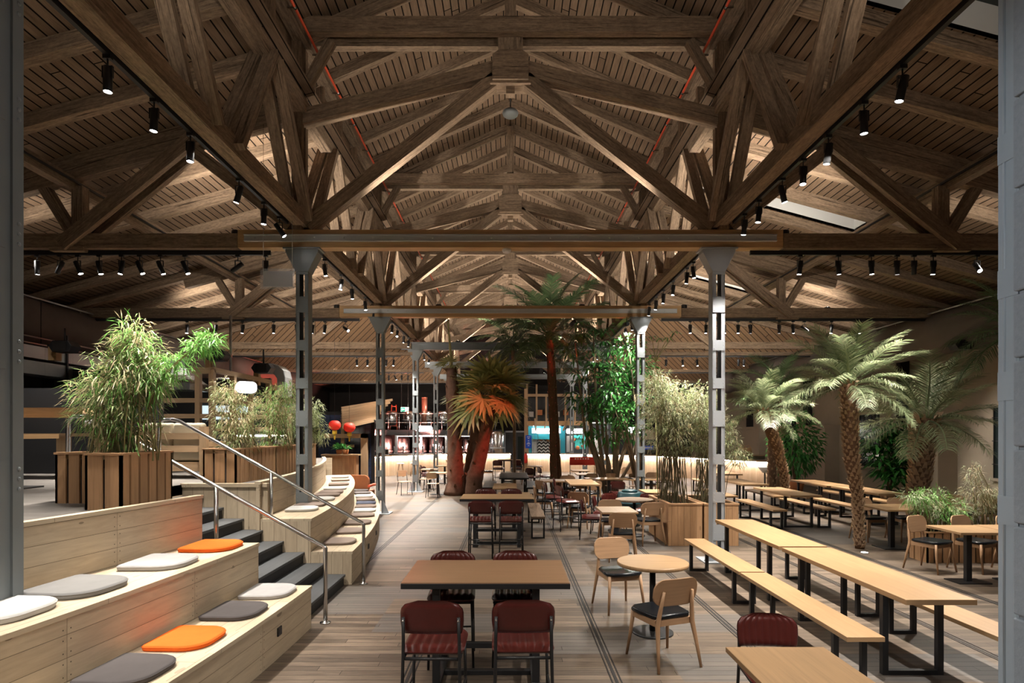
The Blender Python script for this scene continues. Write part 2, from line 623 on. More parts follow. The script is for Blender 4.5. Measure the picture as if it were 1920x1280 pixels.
for _k, _c in (('felt_light', (.37, .36, .355)), ('felt_white', (.46, .45, .43)), ('felt_grey', (.19, .185, .18)), ('felt_dark', (.085, .076, .075)),
               ('felt_taupe', (.21, .165, .14)), ('felt_orange', (.72, .125, .02)), ('felt_navy', (.09, .10, .14)), ('felt_beige', (.45, .40, .30))):
    M[_k] = plain(_k, _c, .95, 0, .1, noise=.12, nscale=9, bump=.1)


def spot_light(name, loc, target, watts, angle=50, blend=.5, color=(1, .93, .84), size=.05):
    ld = bpy.data.lights.new(name, 'SPOT')
    ld.energy = watts
    ld.color = color
    ld.spot_size = radians(angle)
    ld.spot_blend = blend
    ld.shadow_soft_size = size
    o = bpy.data.objects.new(name, ld)
    COL.objects.link(o)
    o.location = loc
    d = Vector(target) - Vector(loc)
    o.rotation_euler = d.to_track_quat('-Z', 'Y').to_euler()
    return o


def fill_lights():
    """added fill: wide floods at track height, row by row, and unseen lamps behind the camera"""
    rows = [3.97 + 5.7 * k for k in range(-2, 6)]
    for k, y in enumerate(rows):
        for s in (-1, 1):
            spot_light('fill_flood', (s * 3.56, y + 2.6, 5.2), (s * (2.6 if k < 3 else 3.3), y + 2.9, 0), FILL_W * (1, 1.6, 1.5, .8, 1.5, 1.5, 1.4, 1.2)[k], 145, 1.0, (1, .94, .86), .15)  # added wide fill along the column lines, no fixture of its own
            if True:
                spot_light('fill_flood', (s * 8.0, y, 5.0), (s * 8.2, y + .5, 0), FILL_W * 1.2, 150, 1.0, (1, .94, .86), .15)  # added wide fill over the aisles
    for y in (-.5, 3.9):
        for x in (-1.5, 1.5):
            spot_light('fill_spot', (x, y, 5.0), (x * .7, y + (1.6 if y > 0 else 2.2), 0), 130, 95, .9, (1, .93, .84), .05)  # added overhead fill for the near tables and floor
    # unseen spots added to brighten the two foreground columns
    spot_light('spot_beam', (-3.56, 2.6, 5.2), (3.5, 4.1, 2.6), 420, 44, .8, (.93, .96, 1))
    spot_light('spot_beam', (3.56, 2.6, 5.2), (-3.5, 4.05, 3.0), 110, 44, .8, (.95, .97, 1))
    for k in (2, 3, 4):
        for s in (-1, 1):
            for x in (5.5, 9.0):
                spot_light('fill_flood', (s * x, rows[k + 2] + .3, 4.75), (s * x, rows[k + 2] + 5.5, 5.55), 190, 110, 1.0, (1, .90, .78), .1)  # added fill washing the boarded gables
    for s in (-1, 1):
        for i, y in enumerate((-6.0, -4.2, -2.4, -.6, 1.2)):
            spot_light('spot_beam', (s * 3.56, y, 5.25), (s * (3.4 - .8 * (i % 3)), y + 1.4, 0), SPOT_W, 62, .7, (1, .93, .84))  # added lamps without fixtures, filling the foreground from behind the camera
        for y in (-1.73, 3.97):
            for x, w in ((1.9, .22), (4.4, .10), (8.0, .06)):
                spot_light('uplight_beam', (s * x, y, 5.6), (s * x * 1.02, y + .4, 6.6), UP_W * w, 150, .8, UPC, .03)  # added unseen uplights lifting the near roof


FILL_W = 115.0  # strength of the added fill floods
UPC = (1, .90, .77)
fill_lights()
# ================================================================== the hall itself
ROW = [3.97 + 5.7 * k for k in range(7)]
CX = 3.4
WALL = 12.5
YB, YF = 41.0, -9.0
EAVE, RIDGE = 8.72, 10.2


def aisle_z(x):
    return 8.6 - .27 * abs(x)


# floor with the old steel grooves
m = MB()
m.add([(-WALL, YF, 0), (WALL, YF, 0), (WALL, YB, 0), (-WALL, YB, 0), (-WALL, YF, -.2), (WALL, YF, -.2), (WALL, YB, -.2), (-WALL, YB, -.2)],
      [(0, 1, 2, 3), (7, 6, 5, 4), (0, 4, 5, 1), (1, 5, 6, 2), (2, 6, 7, 3), (3, 7, 4, 0)],
      [[(-WALL, YF), (WALL, YF), (WALL, YB), (-WALL, YB)]] + [[(0, 0), (1, 0), (1, 1), (0, 1)]] * 5)
fl = struct(m.obj('floor', M['floor']))
for i, gx in enumerate((-2.35, -.88, .90, 2.37, 4.55, 6.0)):
    m = MB(); m.bx(gx - .045, gx - .033, 1.5, 30.0, -.02, .005); m.bx(gx + .033, gx + .045, 1.5, 30.0, -.02, .005); m.bx(gx - .014, gx + .014, 1.5, 30.0, -.02, .003)
    struct(m.obj('trim_%d' % (i + 1), M['rim']))
# white puck lights set in the floor

# walls
m = MB(); m.bx(WALL, WALL + .3, YF, YB, 0, 5.6); struct(m.obj('wall_right', M['plaster']))
m = MB(); m.bx(-WALL - .3, -WALL, YF, YB, 0, 5.6); struct(m.obj('wall_left', M['dark']))
m = MB(); m.bx(-WALL, WALL, YB, YB + .3, 0, 11); struct(m.obj('wall_back', M['dark']))
m = MB(); m.bx(-WALL, WALL, YF - .3, YF, 0, 11); struct(m.obj('wall_front', M['plaster']))

# nave roof and its rafters; aisle roofs and theirs
for s, side in ((-1, 'left'), (1, 'right')):
    x0 = 3.7
    sl = (RIDGE - EAVE) / 3.4
    m = MB()
    zl = EAVE - sl * (x0 - 3.4)
    L = sqrt(x0 ** 2 + (RIDGE - zl) ** 2)
    pts = [(0, YF, RIDGE), (s * x0, YF, zl), (s * x0, YB, zl), (0, YB, RIDGE)]
    top = [(x, y, z + .06) for x, y, z in pts]
    m.add(pts + top, [(0, 1, 2, 3), (7, 6, 5, 4), (0, 4, 5, 1), (1, 5, 6, 2), (2, 6, 7, 3), (3, 7, 4, 0)],
          [[(YF, 0), (YF, L), (YB, L), (YB, 0)]] + [[(0, 0), (1, 0), (1, 1), (0, 1)]] * 5)
    nv = struct(m.obj('ceiling_nave_%s' % side, M['roof']))
    y = 3.97
    k = 0
    while y < 40:
        m = MB()
        m.beam((0.02 * s, y, RIDGE - .11), (s * (x0 - .05), y, zl - .09), .14, .2)
        m.obj('rafter', M['beam'], nv)
        y += 1.14; k += 1
    m = MB()
    a, b = 3.25, WALL + .2
    L = sqrt((b - a) ** 2 + (aisle_z(a) - aisle_z(b)) ** 2)
    # boards stop round the skylights on the right
    def strip(y0, y1, xa, xb):
        la = (xa - a) * 1.036; lb = (xb - a) * 1.036
        pts = [(s * xa, y0, aisle_z(xa)), (s * xb, y0, aisle_z(xb)), (s * xb, y1, aisle_z(xb)), (s * xa, y1, aisle_z(xa))]
        top = [(x, yy, z + .06) for x, yy, z in pts]
        m.add(pts + top, [(0, 1, 2, 3), (7, 6, 5, 4), (0, 4, 5, 1), (1, 5, 6, 2), (2, 6, 7, 3), (3, 7, 4, 0)],
              [[(y0, la), (y0, lb), (y1, lb), (y1, la)]] + [[(y0, la), (y0, la + .06), (y1, la + .06), (y1, la)]] * 5)
    SKY = [(6.35, 7.27), (12.05, 12.97), (17.75, 18.67)]
    SXA, SXB = 4.2, 7.6
    if s > 0:
        prev = YF
        for (p, q) in SKY:
            strip(prev, p, a, b); strip(p, q, a, SXA); strip(p, q, SXB, b)
            prev = q
        strip(prev, YB, a, b)
    else:
        strip(YF, YB, a, b)
    al = struct(m.obj('ceiling_aisle_%s' % side, M['roof']))
    y = 3.97 - 1.14
    while y < 22:
        m = MB()
        m.beam((s * 3.4, y, aisle_z(3.4) - .10), (s * (WALL - .02), y, aisle_z(WALL) - .10), .16, .2)
        m.obj('rafter', M['beam'], al)
        y += 1.14
    # purlin running the length of the aisle, with its black cable
    m = MB(); m.beam((s * 7.2, YF, 6.19), (s * 7.2, 21.0, 6.19), .16, .2); m.obj('purlin', M['beam'], al)
    m = MB(); m.bx(s * 7.08, s * 7.05, YF, 21.0, 6.17, 6.2); m.obj('cable', M['black'], al)
    # clerestory wall between aisle roof and nave eaves
    m = MB(); m.bx(s * 3.56, s * 3.62, YF, YB, 7.55, 8.75)
    cw = struct(m.obj('wall_clerestory_%s' % side, M['beam2']))
    m = MB(); m.bx(s * 3.3, s * 3.52, YF, YB, 8.46, 8.68); m.obj('wall_plate', M['beam'], cw)
    y = 3.97 + 1.14
    while y < 22:
        m = MB(); m.beam((s * 3.49, y, 7.45), (s * 3.49, y, 8.5), .12, .1, (0, 1, 0)); m.obj('stud', M['beam2'], cw)
        y += 1.14
    # orange conduit along the eaves
    m = MB(); m.cyl((s * 3.2, YF, 8.42), (s * 3.2, 30, 8.42), .022, n=8)
    y = 4.3
    cp = thing('conduit', 'orange conduit running along the %s eave of the high nave roof' % side, 'pipe', (s * 3.2, 0, 8.42))
    m.obj('pipe_run', M['pipe'], cp, True)
    while y < 20:
        m = MB(); m.cyl((s * 3.2, y - .03, 8.42), (s * 3.2, y + .03, 8.42), .028, n=8); m.bx(s * 3.19, s * 3.31, y - .012, y + .012, 8.41, 8.43)
        m.obj('clip', M['inox'], cp, True)
        y += 1.1

# skylights in the right aisle roof (blinds drawn under the glass)
for i, (p, q) in enumerate(SKY):
    w = struct(empty('window_%d' % (i + 1), (SXA, p, aisle_z(SXA))))
    m = MB()
    def pt(x, y, dz): return (x, y, aisle_z(x) + dz)
    m.add([pt(SXA, p, .42), pt(SXB, p, .42), pt(SXB, q, .42), pt(SXA, q, .42)], [(0, 1, 2, 3)])
    o = m.obj('pane', M['glassdark'] if i == 0 else M['darkgrey'], w, True); o['kind'] = 'structure'
    m = MB()
    for (xa, xb, ya, yb) in ((SXA, SXB, p - .01, p), (SXA, SXB, q, q + .01), (SXA - .01, SXA, p, q), (SXB, SXB + .01, p, q)):
        V = [pt(xa, ya, 0), pt(xb, ya, 0), pt(xb, yb, 0), pt(xa, yb, 0), pt(xa, ya, .42), pt(xb, ya, .42), pt(xb, yb, .42), pt(xa, yb, .42)]
        m.add(V, [(0, 1, 2, 3), (4, 5, 6, 7), (0, 1, 5, 4), (1, 2, 6, 5), (2, 3, 7, 6), (3, 0, 4, 7)])
    o = m.obj('reveal', M['white'], w, True); o['kind'] = 'structure'

# boarded gables over the aisles from the third row on
for k in range(3, 6):
    for s, side in ((-1, 'left'), (1, 'right')):
        y = ROW[k]
        xa, xb = 3.5, 12.3
        zb = 4.98
        m = MB()
        V = [(s * xa, y, zb), (s * xb, y, zb), (s * xb, y, aisle_z(xb)), (s * xa, y, aisle_z(xa))]
        def dg(p):
            return ((abs(p[0]) * -.707 + p[2] * .707) if False else (abs(p[0]) * .707 - p[2] * .707) , abs(p[0]) * .707 + p[2] * .707)
        V2 = [(x, yy + .05, z) for x, yy, z in V]
        uvq = [dg(p) for p in V]
        m.add(V + V2, [(0, 1, 2, 3), (7, 6, 5, 4), (0, 4, 5, 1), (1, 5, 6, 2), (2, 6, 7, 3), (3, 7, 4, 0)], [uvq, uvq[::-1]] + [[(0, 0), (1, 0), (1, .05), (0, .05)]] * 4)
        g = struct(m.obj('wall_gable_%s' % side, M['gable']))
        m = MB(); m.bx(s * xa, s * xb, y - .12, y - .01, zb - .1, zb + .02); m.obj('bottom_rail', M['beam'], g)

# ------------------------------------------------------------------ steel columns
def column(x, y, ztop, label, wide=.19, mat='steel', big=False, battens=None, zb=0.0):
    t = thing('steel_column', label, 'column', (x, y, zb), 0, 'riveted steel columns of the hall')
    w = wide / 2
    fl_ = w * .56
    for sx in (-1, 1):
        m = MB()
        xx = x + sx * (w - fl_ / 2)
        m.bx(xx - fl_ / 2, xx + fl_ / 2, y - w, y - w + .014, zb, ztop)
        m.bx(xx - fl_ / 2, xx + fl_ / 2, y + w - .014, y + w, zb, ztop)
        m.bx(x + sx * w - .007, x + sx * w + .007, y - w, y + w, zb, ztop)
        m.obj('channel', M[mat], t, True)
    zs = battens or [zb + .35 + i * .62 for i in range(int((ztop - zb - .6) / .62) + 1)]
    for i, z in enumerate(zs):
        hh = .17 if i % 3 else .26
        m = MB()
        m.bx(x - w - .004, x + w + .004, y - w - .012, y - w, z, z + hh)
        for sx in (-1, 1):
            for q in range(3):
                m.ball((x + sx * (w - .02), y - w - .012, z + .03 + q * (hh - .06) / 2), (.009, .006, .009), 6, 4)
        m.obj('batten_plate', M[mat], t, True)
    if not big:
        m = MB()
        prof = [(w + .01, ztop - .36), (w + .10, ztop - .18), (w + .17, ztop - .05), (w + .17, ztop)]
        rings = [[(x - a, y - w - .02, z), (x + a, y - w - .02, z), (x + a, y + w + .02, z), (x - a, y + w + .02, z)] for a, z in prof]
        m.ring_loft(rings, True, False)
        m.bx(x - .3, x + .3, y - w - .05, y + w + .05, ztop, ztop + .025)
        m.obj('capital', M[mat], t, True)
    m = MB()
    if zb < .01:
        m.bx(x - .27, x + .27, y - .25, y + .25, 0, .02)
        for sx in (-1, 1):
            m.add([(x + sx * w, y - w - .02, .02), (x + sx * .25, y - w - .02, .02), (x + sx * w, y - w - .02, .36), (x + sx * w, y - w - .03, .02), (x + sx * .25, y - w - .03, .02), (x + sx * w, y - w - .03, .36)],
                  [(0, 1, 2), (5, 4, 3), (0, 3, 4, 1), (1, 4, 5, 2), (2, 5, 3, 0)])
        m.obj('base_plate', M['steellight'], t, True)
    return t


CAPZ = 5.1
cl = {(-1, 1): 'grey riveted steel column rising out of the far curved seating steps',
      (1, 1): 'grey riveted steel column beside the bamboo planter boxes and the nearest long table',
      (-1, 2): 'grey riveted steel column at the far tip of the curved seating steps',
      (1, 2): 'grey riveted steel column among the many-stemmed tree and the bamboo',
      (-1, 3): 'grey riveted steel column beside the light plywood chairs near the bar',
      (1, 3): 'grey riveted steel column behind the many-stemmed tree with foliage round its head',
      (-1, 4): 'thin far steel column just left of the thick palm trunks',
      (1, 4): 'thin far steel column in front of the turquoise food stall',
      (-1, 5): 'farthest steel column hidden behind the thick red lit palm trunks',
      (1, 5): 'farthest steel column beside the chevron tiled stall'}
for k in range(1, 6):
    for s in (-1, 1):
        column(s * CX, ROW[k], CAPZ if k < 3 else CAPZ - .02, cl[(s, k)], .19, 'steellight' if (k, s) == (1, 1) else 'steel', zb=0.0)
# the two foreground columns
t = column(-3.63, ROW[0], 6.2, 'dark grey riveted steel column cropped by the left edge of the picture', .34, 'steel', True, [1.22, 1.75, 2.55, 3.05, 3.72, 4.4], zb=.93)
m = MB(); m.bx(-3.46, -3.435, 4.05, 4.14, .93, 6.2); m.bx(-3.46, -3.44, 3.8, 3.99, .93, 6.2)
for z in (4.36, 3.49, 2.67, 1.78, 5.1):
    for dz in (-.07, 0, .07):
        m.ball((-3.435, 4.10, z + dz), (.010, .016, .016), 8, 6); m.ball((-3.44, 3.975, z + dz), (.008, .012, .012), 8, 6)
m.obj('angle_strip', M['steel'], t, True)
m = MB()
for z in (4.36, 3.49, 2.67, 1.78): m.bx(-3.445, -3.432, 3.9, 3.992, z - .13, z + .13)
m.obj('side_plate', M['steel'], t, True)
t = column(3.562, 4.088, 6.4, 'blue grey painted steel column cropped by the right edge of the picture', .17, 'steelblue', True, [.8, 2.2, 3.0, 4.1], zb=0.0)
m = MB(); m.bx(3.468, 3.478, 4.02, 4.06, 0, 6.4); m.tube([(3.474, 4.12, 0), (3.474, 4.12, 6.4)], .012, 8)
for z in (1.46, 2.33, 3.05, 4.0): m.bx(3.462, 3.476, 4.0, 4.17, z, z + .2)
m.obj('edge_moulding', M['steelblue'], t, True)
t = thing('masonry_pier', 'rusticated blue grey stone pier at the right edge in front of the steel column', 'pier', (3.85, 3.4, 0))
z = 0
for h in (.86, .62, .52, .60, .45, .70, .62, .9, .7):
    m = MB(); m.bx(3.42, 4.2, 2.8, 3.995, z + .012, z + h - .012); m.obj('stone_block', M['stone'], t, True, .012)
    z += h
m = MB(); m.bx(3.445, 4.17, 2.83, 3.97, 0, z); m.obj('core', M['stone'], t, True)

# ------------------------------------------------------------------ cross beams on the column heads
rowname = {1: 'nearest', 2: 'second', 3: 'third', 4: 'fourth', 5: 'fifth'}
for k in range(1, 6):
    y = ROW[k]
    t = thing('cross_beam', ('%s grey steel clad timber crossbeam spanning the hall between column heads' if k < 3 else '%s plain grey steel crossbeam spanning the hall between column heads') % rowname[k], 'beam', (0, y, 5.13))
    if k < 3:
        hw = 4.45
        m = MB(); m.bx(-hw, hw, y - .10, y + .10, 5.13, 5.42); m.obj('timber', M['newbeam'], t, True)
        m = MB(); m.bx(-hw + .12, hw - .12, y - .135, y - .10, 5.225, 5.325)
        m.bx(-hw + .12, hw - .12, y - .155, y - .10, 5.315, 5.33); m.bx(-hw + .12, hw - .12, y - .155, y - .10, 5.22, 5.235)
        xx = -hw + .3
        while xx < hw - .2:
            m.ball((xx, y - .137, 5.275), (.016, .008, .016), 6, 4); xx += .48
        m.obj('steel_channel', M['channel'], t, True)
    else:
        m = MB(); m.bx(-3.9, 3.9, y - .02, y + .02, 5.1, 5.35); m.bx(-3.9, 3.9, y - .1, y + .1, 5.33, 5.36); m.bx(-3.9, 3.9, y - .1, y + .1, 5.09, 5.12)
        m.obj('steel_girder', M['steel'], t, True)

# ------------------------------------------------------------------ timber trusses over the nave
for k in range(1, 7):
    y = ROW[k]
    t = thing('roof_truss', '%s timber truss over the nave with king post block and long diagonal struts' % {1: 'nearest', 2: 'second', 3: 'third', 4: 'fourth', 5: 'fifth', 6: 'farthest'}[k], 'roof truss', (0, y, 8.6), 0, 'timber trusses over the nave')
    for dy, dz in ((-.18, 0), (.18, 0)):
        m = MB(); m.bx(-3.55, 3.55, y + dy - .07, y + dy + .07, 8.55, 8.8); m.obj('collar_beam', M['beam'], t, True)
    m = MB(); m.bx(-.09, .09, y - .09, y + .09, 8.8, RIDGE - .1); m.bx(-.2, .2, y - .1, y + .1, 8.2, 8.8); m.obj('king_post', M['beam'], t, True)
    m = MB()
    out = [(-.29, 7.82), (.29, 7.82), (.29, 8.22), (.18, 8.3), (-.18, 8.3), (-.29, 8.22)]
    m.prism(out, -.2, .2); m.xf(0, lambda p: (p.x, y + p.z, p.y))
    m.bx(-.33, .33, y - .16, y + .16, 7.78, 7.82); m.bx(-.07, .07, y - .07, y + .07, 7.66, 7.78)
    m.obj('king_block', M['beam'], t, True)
    for s in (-1, 1):
        m = MB(); m.beam((s * 3.32, y, 5.5), (s * .25, y, 7.9), .2, .22); m.obj('strut', M['beam'], t, True)
        m = MB(); m.beam((s * 3.5, y, 7.25), (s * .27, y, 8.06), .2, .24); m.obj('upper_brace', M['beam'], t, True)
        m = MB(); m.beam((s * 3.47, y - .1, 5.42), (s * 3.47, y - .1, 8.7), .16, .12, (0, 1, 0)); m.beam((s * 3.47, y + .1, 5.42), (s * 3.47, y + .1, 8.7), .16, .12, (0, 1, 0)); m.obj('post', M['beam2'], t, True)
        m = MB(); m.beam((s * 3.4, y, 7.75), (s * 2.95, y, 8.55), .14, .14); m.obj('knee_brace', M['beam'], t, True)

# aisle trusses
for k in range(1, 4):
    y = ROW[k]
    for s, side in ((-1, 'left'), (1, 'right')):
        t = thing('aisle_truss', '%s timber truss over the %s aisle with forked raking struts' % (rowname[k], side), 'roof truss', (s * 7.2, y, 5.2), 0, 'timber trusses over the aisles')
        m = MB(); m.bx(s * (4.46 if k < 3 else 3.55), s * 12.3, y - .1, y + .1, 5.12, 5.36); m.obj('tie_beam', M['beam'], t, True)
        for dy in (-.13, .13):
            m = MB(); m.beam((s * 7.3, y + dy, 5.16), (s * 5.2, y + dy, 6.86), .1, .22); m.obj('raking_strut', M['beam'], t, True)
        m = MB(); m.beam((s * 5.3, y, 6.82), (s * 3.6, y, 5.5), .18, .2); m.obj('inner_strut', M['beam'], t, True)
        m = MB(); m.beam((s * 7.15, y, 5.3), (s * 7.8, y, 6.35), .14, .16); m.obj('outer_brace', M['beam'], t, True)
        m = MB(); m.bx(s * 7.0, s * 7.18, y - .08, y + .08, 5.34, 6.15); m.obj('post', M['beam'], t, True)
        m = MB(); m.bx(s * 6.95, s * 7.5, y - .13, y + .13, 5.07, 5.13); m.obj('bolster', M['beam'], t, True)
        m = MB(); m.beam((s * 3.5, y, aisle_z(3.5) - .32), (s * 8.5, y, aisle_z(8.5) - .32), .16, .2); m.obj('principal_rafter', M['beam'], t, True)

# lattice trusses along the column lines
for k in range(0, 6):
    y0, y1 = ROW[k], ROW[k + 1]
    ym = (y0 + y1) / 2
    for s, side in ((-1, 'left'), (1, 'right')):
        t = thing('lattice_truss', '%s timber lattice truss running lengthwise over the %s column line' % ({0: 'nearest', 1: 'second', 2: 'third', 3: 'fourth', 4: 'fifth', 5: 'farthest'}[k], side), 'roof truss', (s * 3.42, ym, 5.6), 0, 'lengthwise timber lattice trusses')
        X = s * 3.42
        m = MB(); m.beam((X, y0 + .05, 5.58), (X, y1 - .05, 5.58), .2, .22); m.obj('bottom_chord', M['beam'], t, True)
        m = MB(); m.beam((X, y0, 7.42), (X, y1, 7.42), .2, .22); m.obj('top_chord', M['beam'], t, True)
        for (ya, yb) in ((y0 + .15, y0 + 1.35), (ym - .25, y0 + 1.5), (ym + .25, y1 - 1.5), (y1 - .15, y1 - 1.35)):
            for dx in (-.13, .13):
                m = MB(); m.beam((X + dx, ya, 5.55), (X + dx * .8, yb, 7.4), .09, .17, (1, 0, 0)); m.obj('web_strut', M['beam'], t, True)

# ------------------------------------------------------------------ track lighting
def track(p0, p1, label):
    p0, p1 = Vector(p0), Vector(p1)
    t = thing('lighting_track', label, 'lighting track', tuple((p0 + p1) / 2), 0, 'black lighting tracks')
    m = MB(); m.beam(p0, p1, .045, .05); m.obj('rail', M['black'], t, True)
    m = MB(); m.beam(p0 + Vector((0, 0, .035)), p1 + Vector((0, 0, .035)), .02, .03); m.obj('mounting_strip', M['black'], t, True)
    return t


def make_spot():
    t = thing('track_spotlight', 'spot', 'spotlight')
    m = MB(); m.bx(-.035, .035, -.02, .02, -.035, 0); m.cyl((0, 0, -.03), (0, 0, -.10), .008, n=6); m.bx(-.045, .045, -.01, .01, -.105, -.095)
    m.bx(-.047, -.041, -.012, .012, -.2, -.095); m.bx(.041, .047, -.012, .012, -.2, -.095)
    m.obj('bracket', M['black'], t)
    m = MB(); m.lathe([(.001, .1), (.03, .1), (.037, .095), (.037, -.12), (.034, -.125)], (0, 0, 0), 14, False)
    b = m.obj('lamp_body', M['black'], t); b.location = (0, 0, -.2)
    m = MB(); m.lathe([(.001, -.120), (.0345, -.120)], (0, 0, 0), 14, False)
    ln = m.obj('lens', M['lens'], b)
    return t


SPOTN = {}
ordn = ['first', 'second', 'third', 'fourth', 'fifth', 'sixth', 'seventh', 'eighth', 'ninth', 'tenth', 'eleventh', 'twelfth']


def spots(where, pos, group, watts=1.0, tilt=None, red=(), off=()):
    """pos: top point of each lamp on its track; where: how the track is told apart"""
    for i, p in enumerate(pos):
        lab = 'black track spotlight, %s from the near end of the %s' % (ordn[i], where) if 'lengthwise' in where else 'black track spotlight, %s from the left on the %s' % (ordn[i], where)
        o = place('spot', make_spot, tuple(p), 0, lab, group)
        body = [c for c in o.children if c.name.startswith('lamp_body')][0]
        if tilt and i in tilt:
            tx, ty = tilt[i]
        else:
            tx, ty = RND.uniform(-.14, .14), RND.uniform(-.14, .14)
        body.rotation_euler = (tx, ty, 0)
        d = Matrix.Rotation(ty, 3, 'Y') @ Matrix.Rotation(tx, 3, 'X') @ Vector((0, 0, -1))
        if i in off: continue
        lp = Vector(p) + Vector((0, 0, -.2)) + d * .135
        spot_light('spot_beam', lp, lp + d, SPOT_W * watts, 64, .6, (1, .93, .84))


def px_line_x(px, x):      # depth at which a line x = const crosses pixel column px
    return x * FPX / (px - VPX)


XT = 3.56
lt = []
for s, side in ((-1, 'left'), (1, 'right')):
    track((s * XT, 2.2, 5.46), (s * XT, 9.35, 5.46), 'black lighting track along the nearest lengthwise truss over the %s column line' % side)
    track((s * XT, 9.95, 5.46), (s * XT, 15.1, 5.46), 'black lighting track along the second lengthwise truss over the %s column line' % side)
    track((s * XT, 15.6, 5.46), (s * XT, 20.8, 5.46), 'black lighting track along the third lengthwise truss over the %s column line' % side)
    track((s * XT, 21.3, 5.46), (s * XT, 26.5, 5.46), 'black lighting track along the fourth lengthwise truss over the %s column line' % side)
    for k in (1, 2, 3, 4, 5):
        xa, xb = 3.95, 11.6
        zt = 5.06 if k < 3 else 4.86
        track((s * xa, ROW[k], zt), (s * xb, ROW[k], zt), 'black lighting track across the %s aisle below its %s crossways beam' % (side, rowname[k]))

def lenpos(pxs, s): return [(s * XT, px_line_x(p, s * XT), 5.44) for p in pxs]
def rowpos(pxs, k): return [((p - VPX) * ROW[k] / FPX, ROW[k], (5.04 if k < 3 else 4.84)) for p in pxs]
spots('nearest left lengthwise track', lenpos([202, 289, 357, 448, 495, 524], -1), 'spotlights on the near lengthwise tracks', 1.0, {0: (0, 0), 1: (0, .05), 3: (0, .3), 5: (.1, -.62)})
spots('nearest right lengthwise track', lenpos([1692, 1620, 1553, 1506, 1467, 1423, 1396, 1362], 1), 'spotlights on the near lengthwise tracks', .92, {0: (.1, .18), 4: (0, -.25), 5: (0, .12)})
spots('second left lengthwise track', lenpos([609, 640, 660, 685, 701], -1), 'spotlights on the second lengthwise tracks', .75)
spots('second right lengthwise track', lenpos([1300, 1288, 1262, 1244, 1230, 1217], 1), 'spotlights on the second lengthwise tracks', 1.25)
spots('third left lengthwise track', lenpos([735, 745, 757, 766], -1), 'spotlights on the third lengthwise tracks', 2.6, {1: (-.55, 0)})
spots('third right lengthwise track', lenpos([1185, 1173, 1150], 1), 'spotlights on the third lengthwise tracks', 1.5, {1: (-.75, 0)})
spots('fourth left lengthwise track', lenpos([795, 804, 811], -1), 'spotlights on the fourth lengthwise tracks', 2.4, {1: (-.7, 0)})
spots('fourth right lengthwise track', lenpos([1120, 1113, 1104], 1), 'spotlights on the fourth lengthwise tracks', 2.4, {1: (-.7, 0)})
T = {0: (.1, .05), 1: (0, .45), 2: (0, -.4), 3: (0, -.25), 5: (0, -.42), 6: (.1, -.35), 7: (.0, -.42), 8: (-.1, .9)}
spots('nearest left aisle crossways track', rowpos([70, 113, 146, 186, 228, 262, 301, 347, 446, 498], 1), 'spotlights across the left aisle', .9, T, off=(0, 2, 6, 9))
spots('nearest right aisle crossways track', rowpos([1500, 1572, 1634, 1682, 1714, 1750, 1832], 1), 'spotlights across the right aisle', .9, {1: (.05, -.12), 4: (.2, -.1), 6: (-.75, .2)}, off=(2, 4))
spots('second left aisle crossways track', rowpos([351, 405, 455, 513, 556, 586, 609, 648], 2), 'spotlights across the left aisle', 1.0, {7: (-.5, -.9)}, off=(1, 2, 3))
spots('second right aisle crossways track', rowpos([1294, 1324, 1358, 1384, 1407, 1461, 1487, 1508, 1559, 1612], 2), 'spotlights across the right aisle', 1.15, {7: (-.3, -.8)}, off=(2, 3, 4))
spots('third left aisle crossways track', rowpos([669, 689, 724, 738], 3), 'spotlights across the left aisle', 1.0)
spots('third right aisle crossways track', rowpos([1249, 1280, 1307, 1385, 1395], 3), 'spotlights across the right aisle', 1.4)
spots('fourth left aisle crossways track', rowpos([729, 741, 753, 765], 4), 'spotlights across the left aisle', 1.0, {1: (0, -.5)})

# small black uplights standing on the tie beams, washing the roof boards
def make_up():
    t = thing('uplight', 'up', 'uplight')
    m = MB(); m.lathe([(.07, 0), (.08, .01), (.08, .10), (.07, .11)], (0, 0, 0), 14); m.bx(-.02, .02, -.1, 0, .0, .03); m.obj('housing', M['black'], t)
    m = MB(); m.lathe([(.001, .111), (.065, .111)], (0, 0, 0), 14, False); m.obj('lens', M['lens'], t)
    return t
for k in (1, 2, 3, 4, 5):
    for s, side in ((-1, 'left'), (1, 'right')):
        for j, (x, w) in enumerate(((4.6, .95), (8.4, .10))):  # the outer uplight is added to wash roof and gable
            if j and k >= 3: continue
            zt = 5.42 if (j == 0 and k < 3) else 5.36
            loc = (s * x, ROW[k] + .19, zt - .03)
            place('up', make_up, loc, 0, 'small black uplight on the %s %s beam %s' % (rowname[k], side, ('next to the column head', 'added out over the aisle')[j]), 'uplights standing on the beams')
            a = Vector(loc) + Vector((0, 0, .16))
            spot_light('uplight_beam', a, a + Vector((s * .1, (.8, .9)[j], (.75, .35)[j])), UP_W * w * (3.0 if j and k == 2 else 1) * (2.6 if k > 2 else 1.3 if k == 2 else 1), (118, 100)[j], .8, UPC, .03)
        loc = (s * 1.9, ROW[k] + .19, 5.40 if k < 3 else 5.34)  # nave uplights are added, tucked behind the beam to light the roof
        place('up', make_up, loc, 0, 'added small black uplight behind the %s crossbeam over the nave, %s one' % (rowname[k], side), 'uplights standing on the beams')
        a = Vector(loc) + Vector((0, 0, .16))
        spot_light('uplight_beam', a, a + Vector((-s * .3, .35, 1)), UP_W * (.24 if k < 2 else .42 if k < 3 else 1.0), 150, .8, UPC, .03)

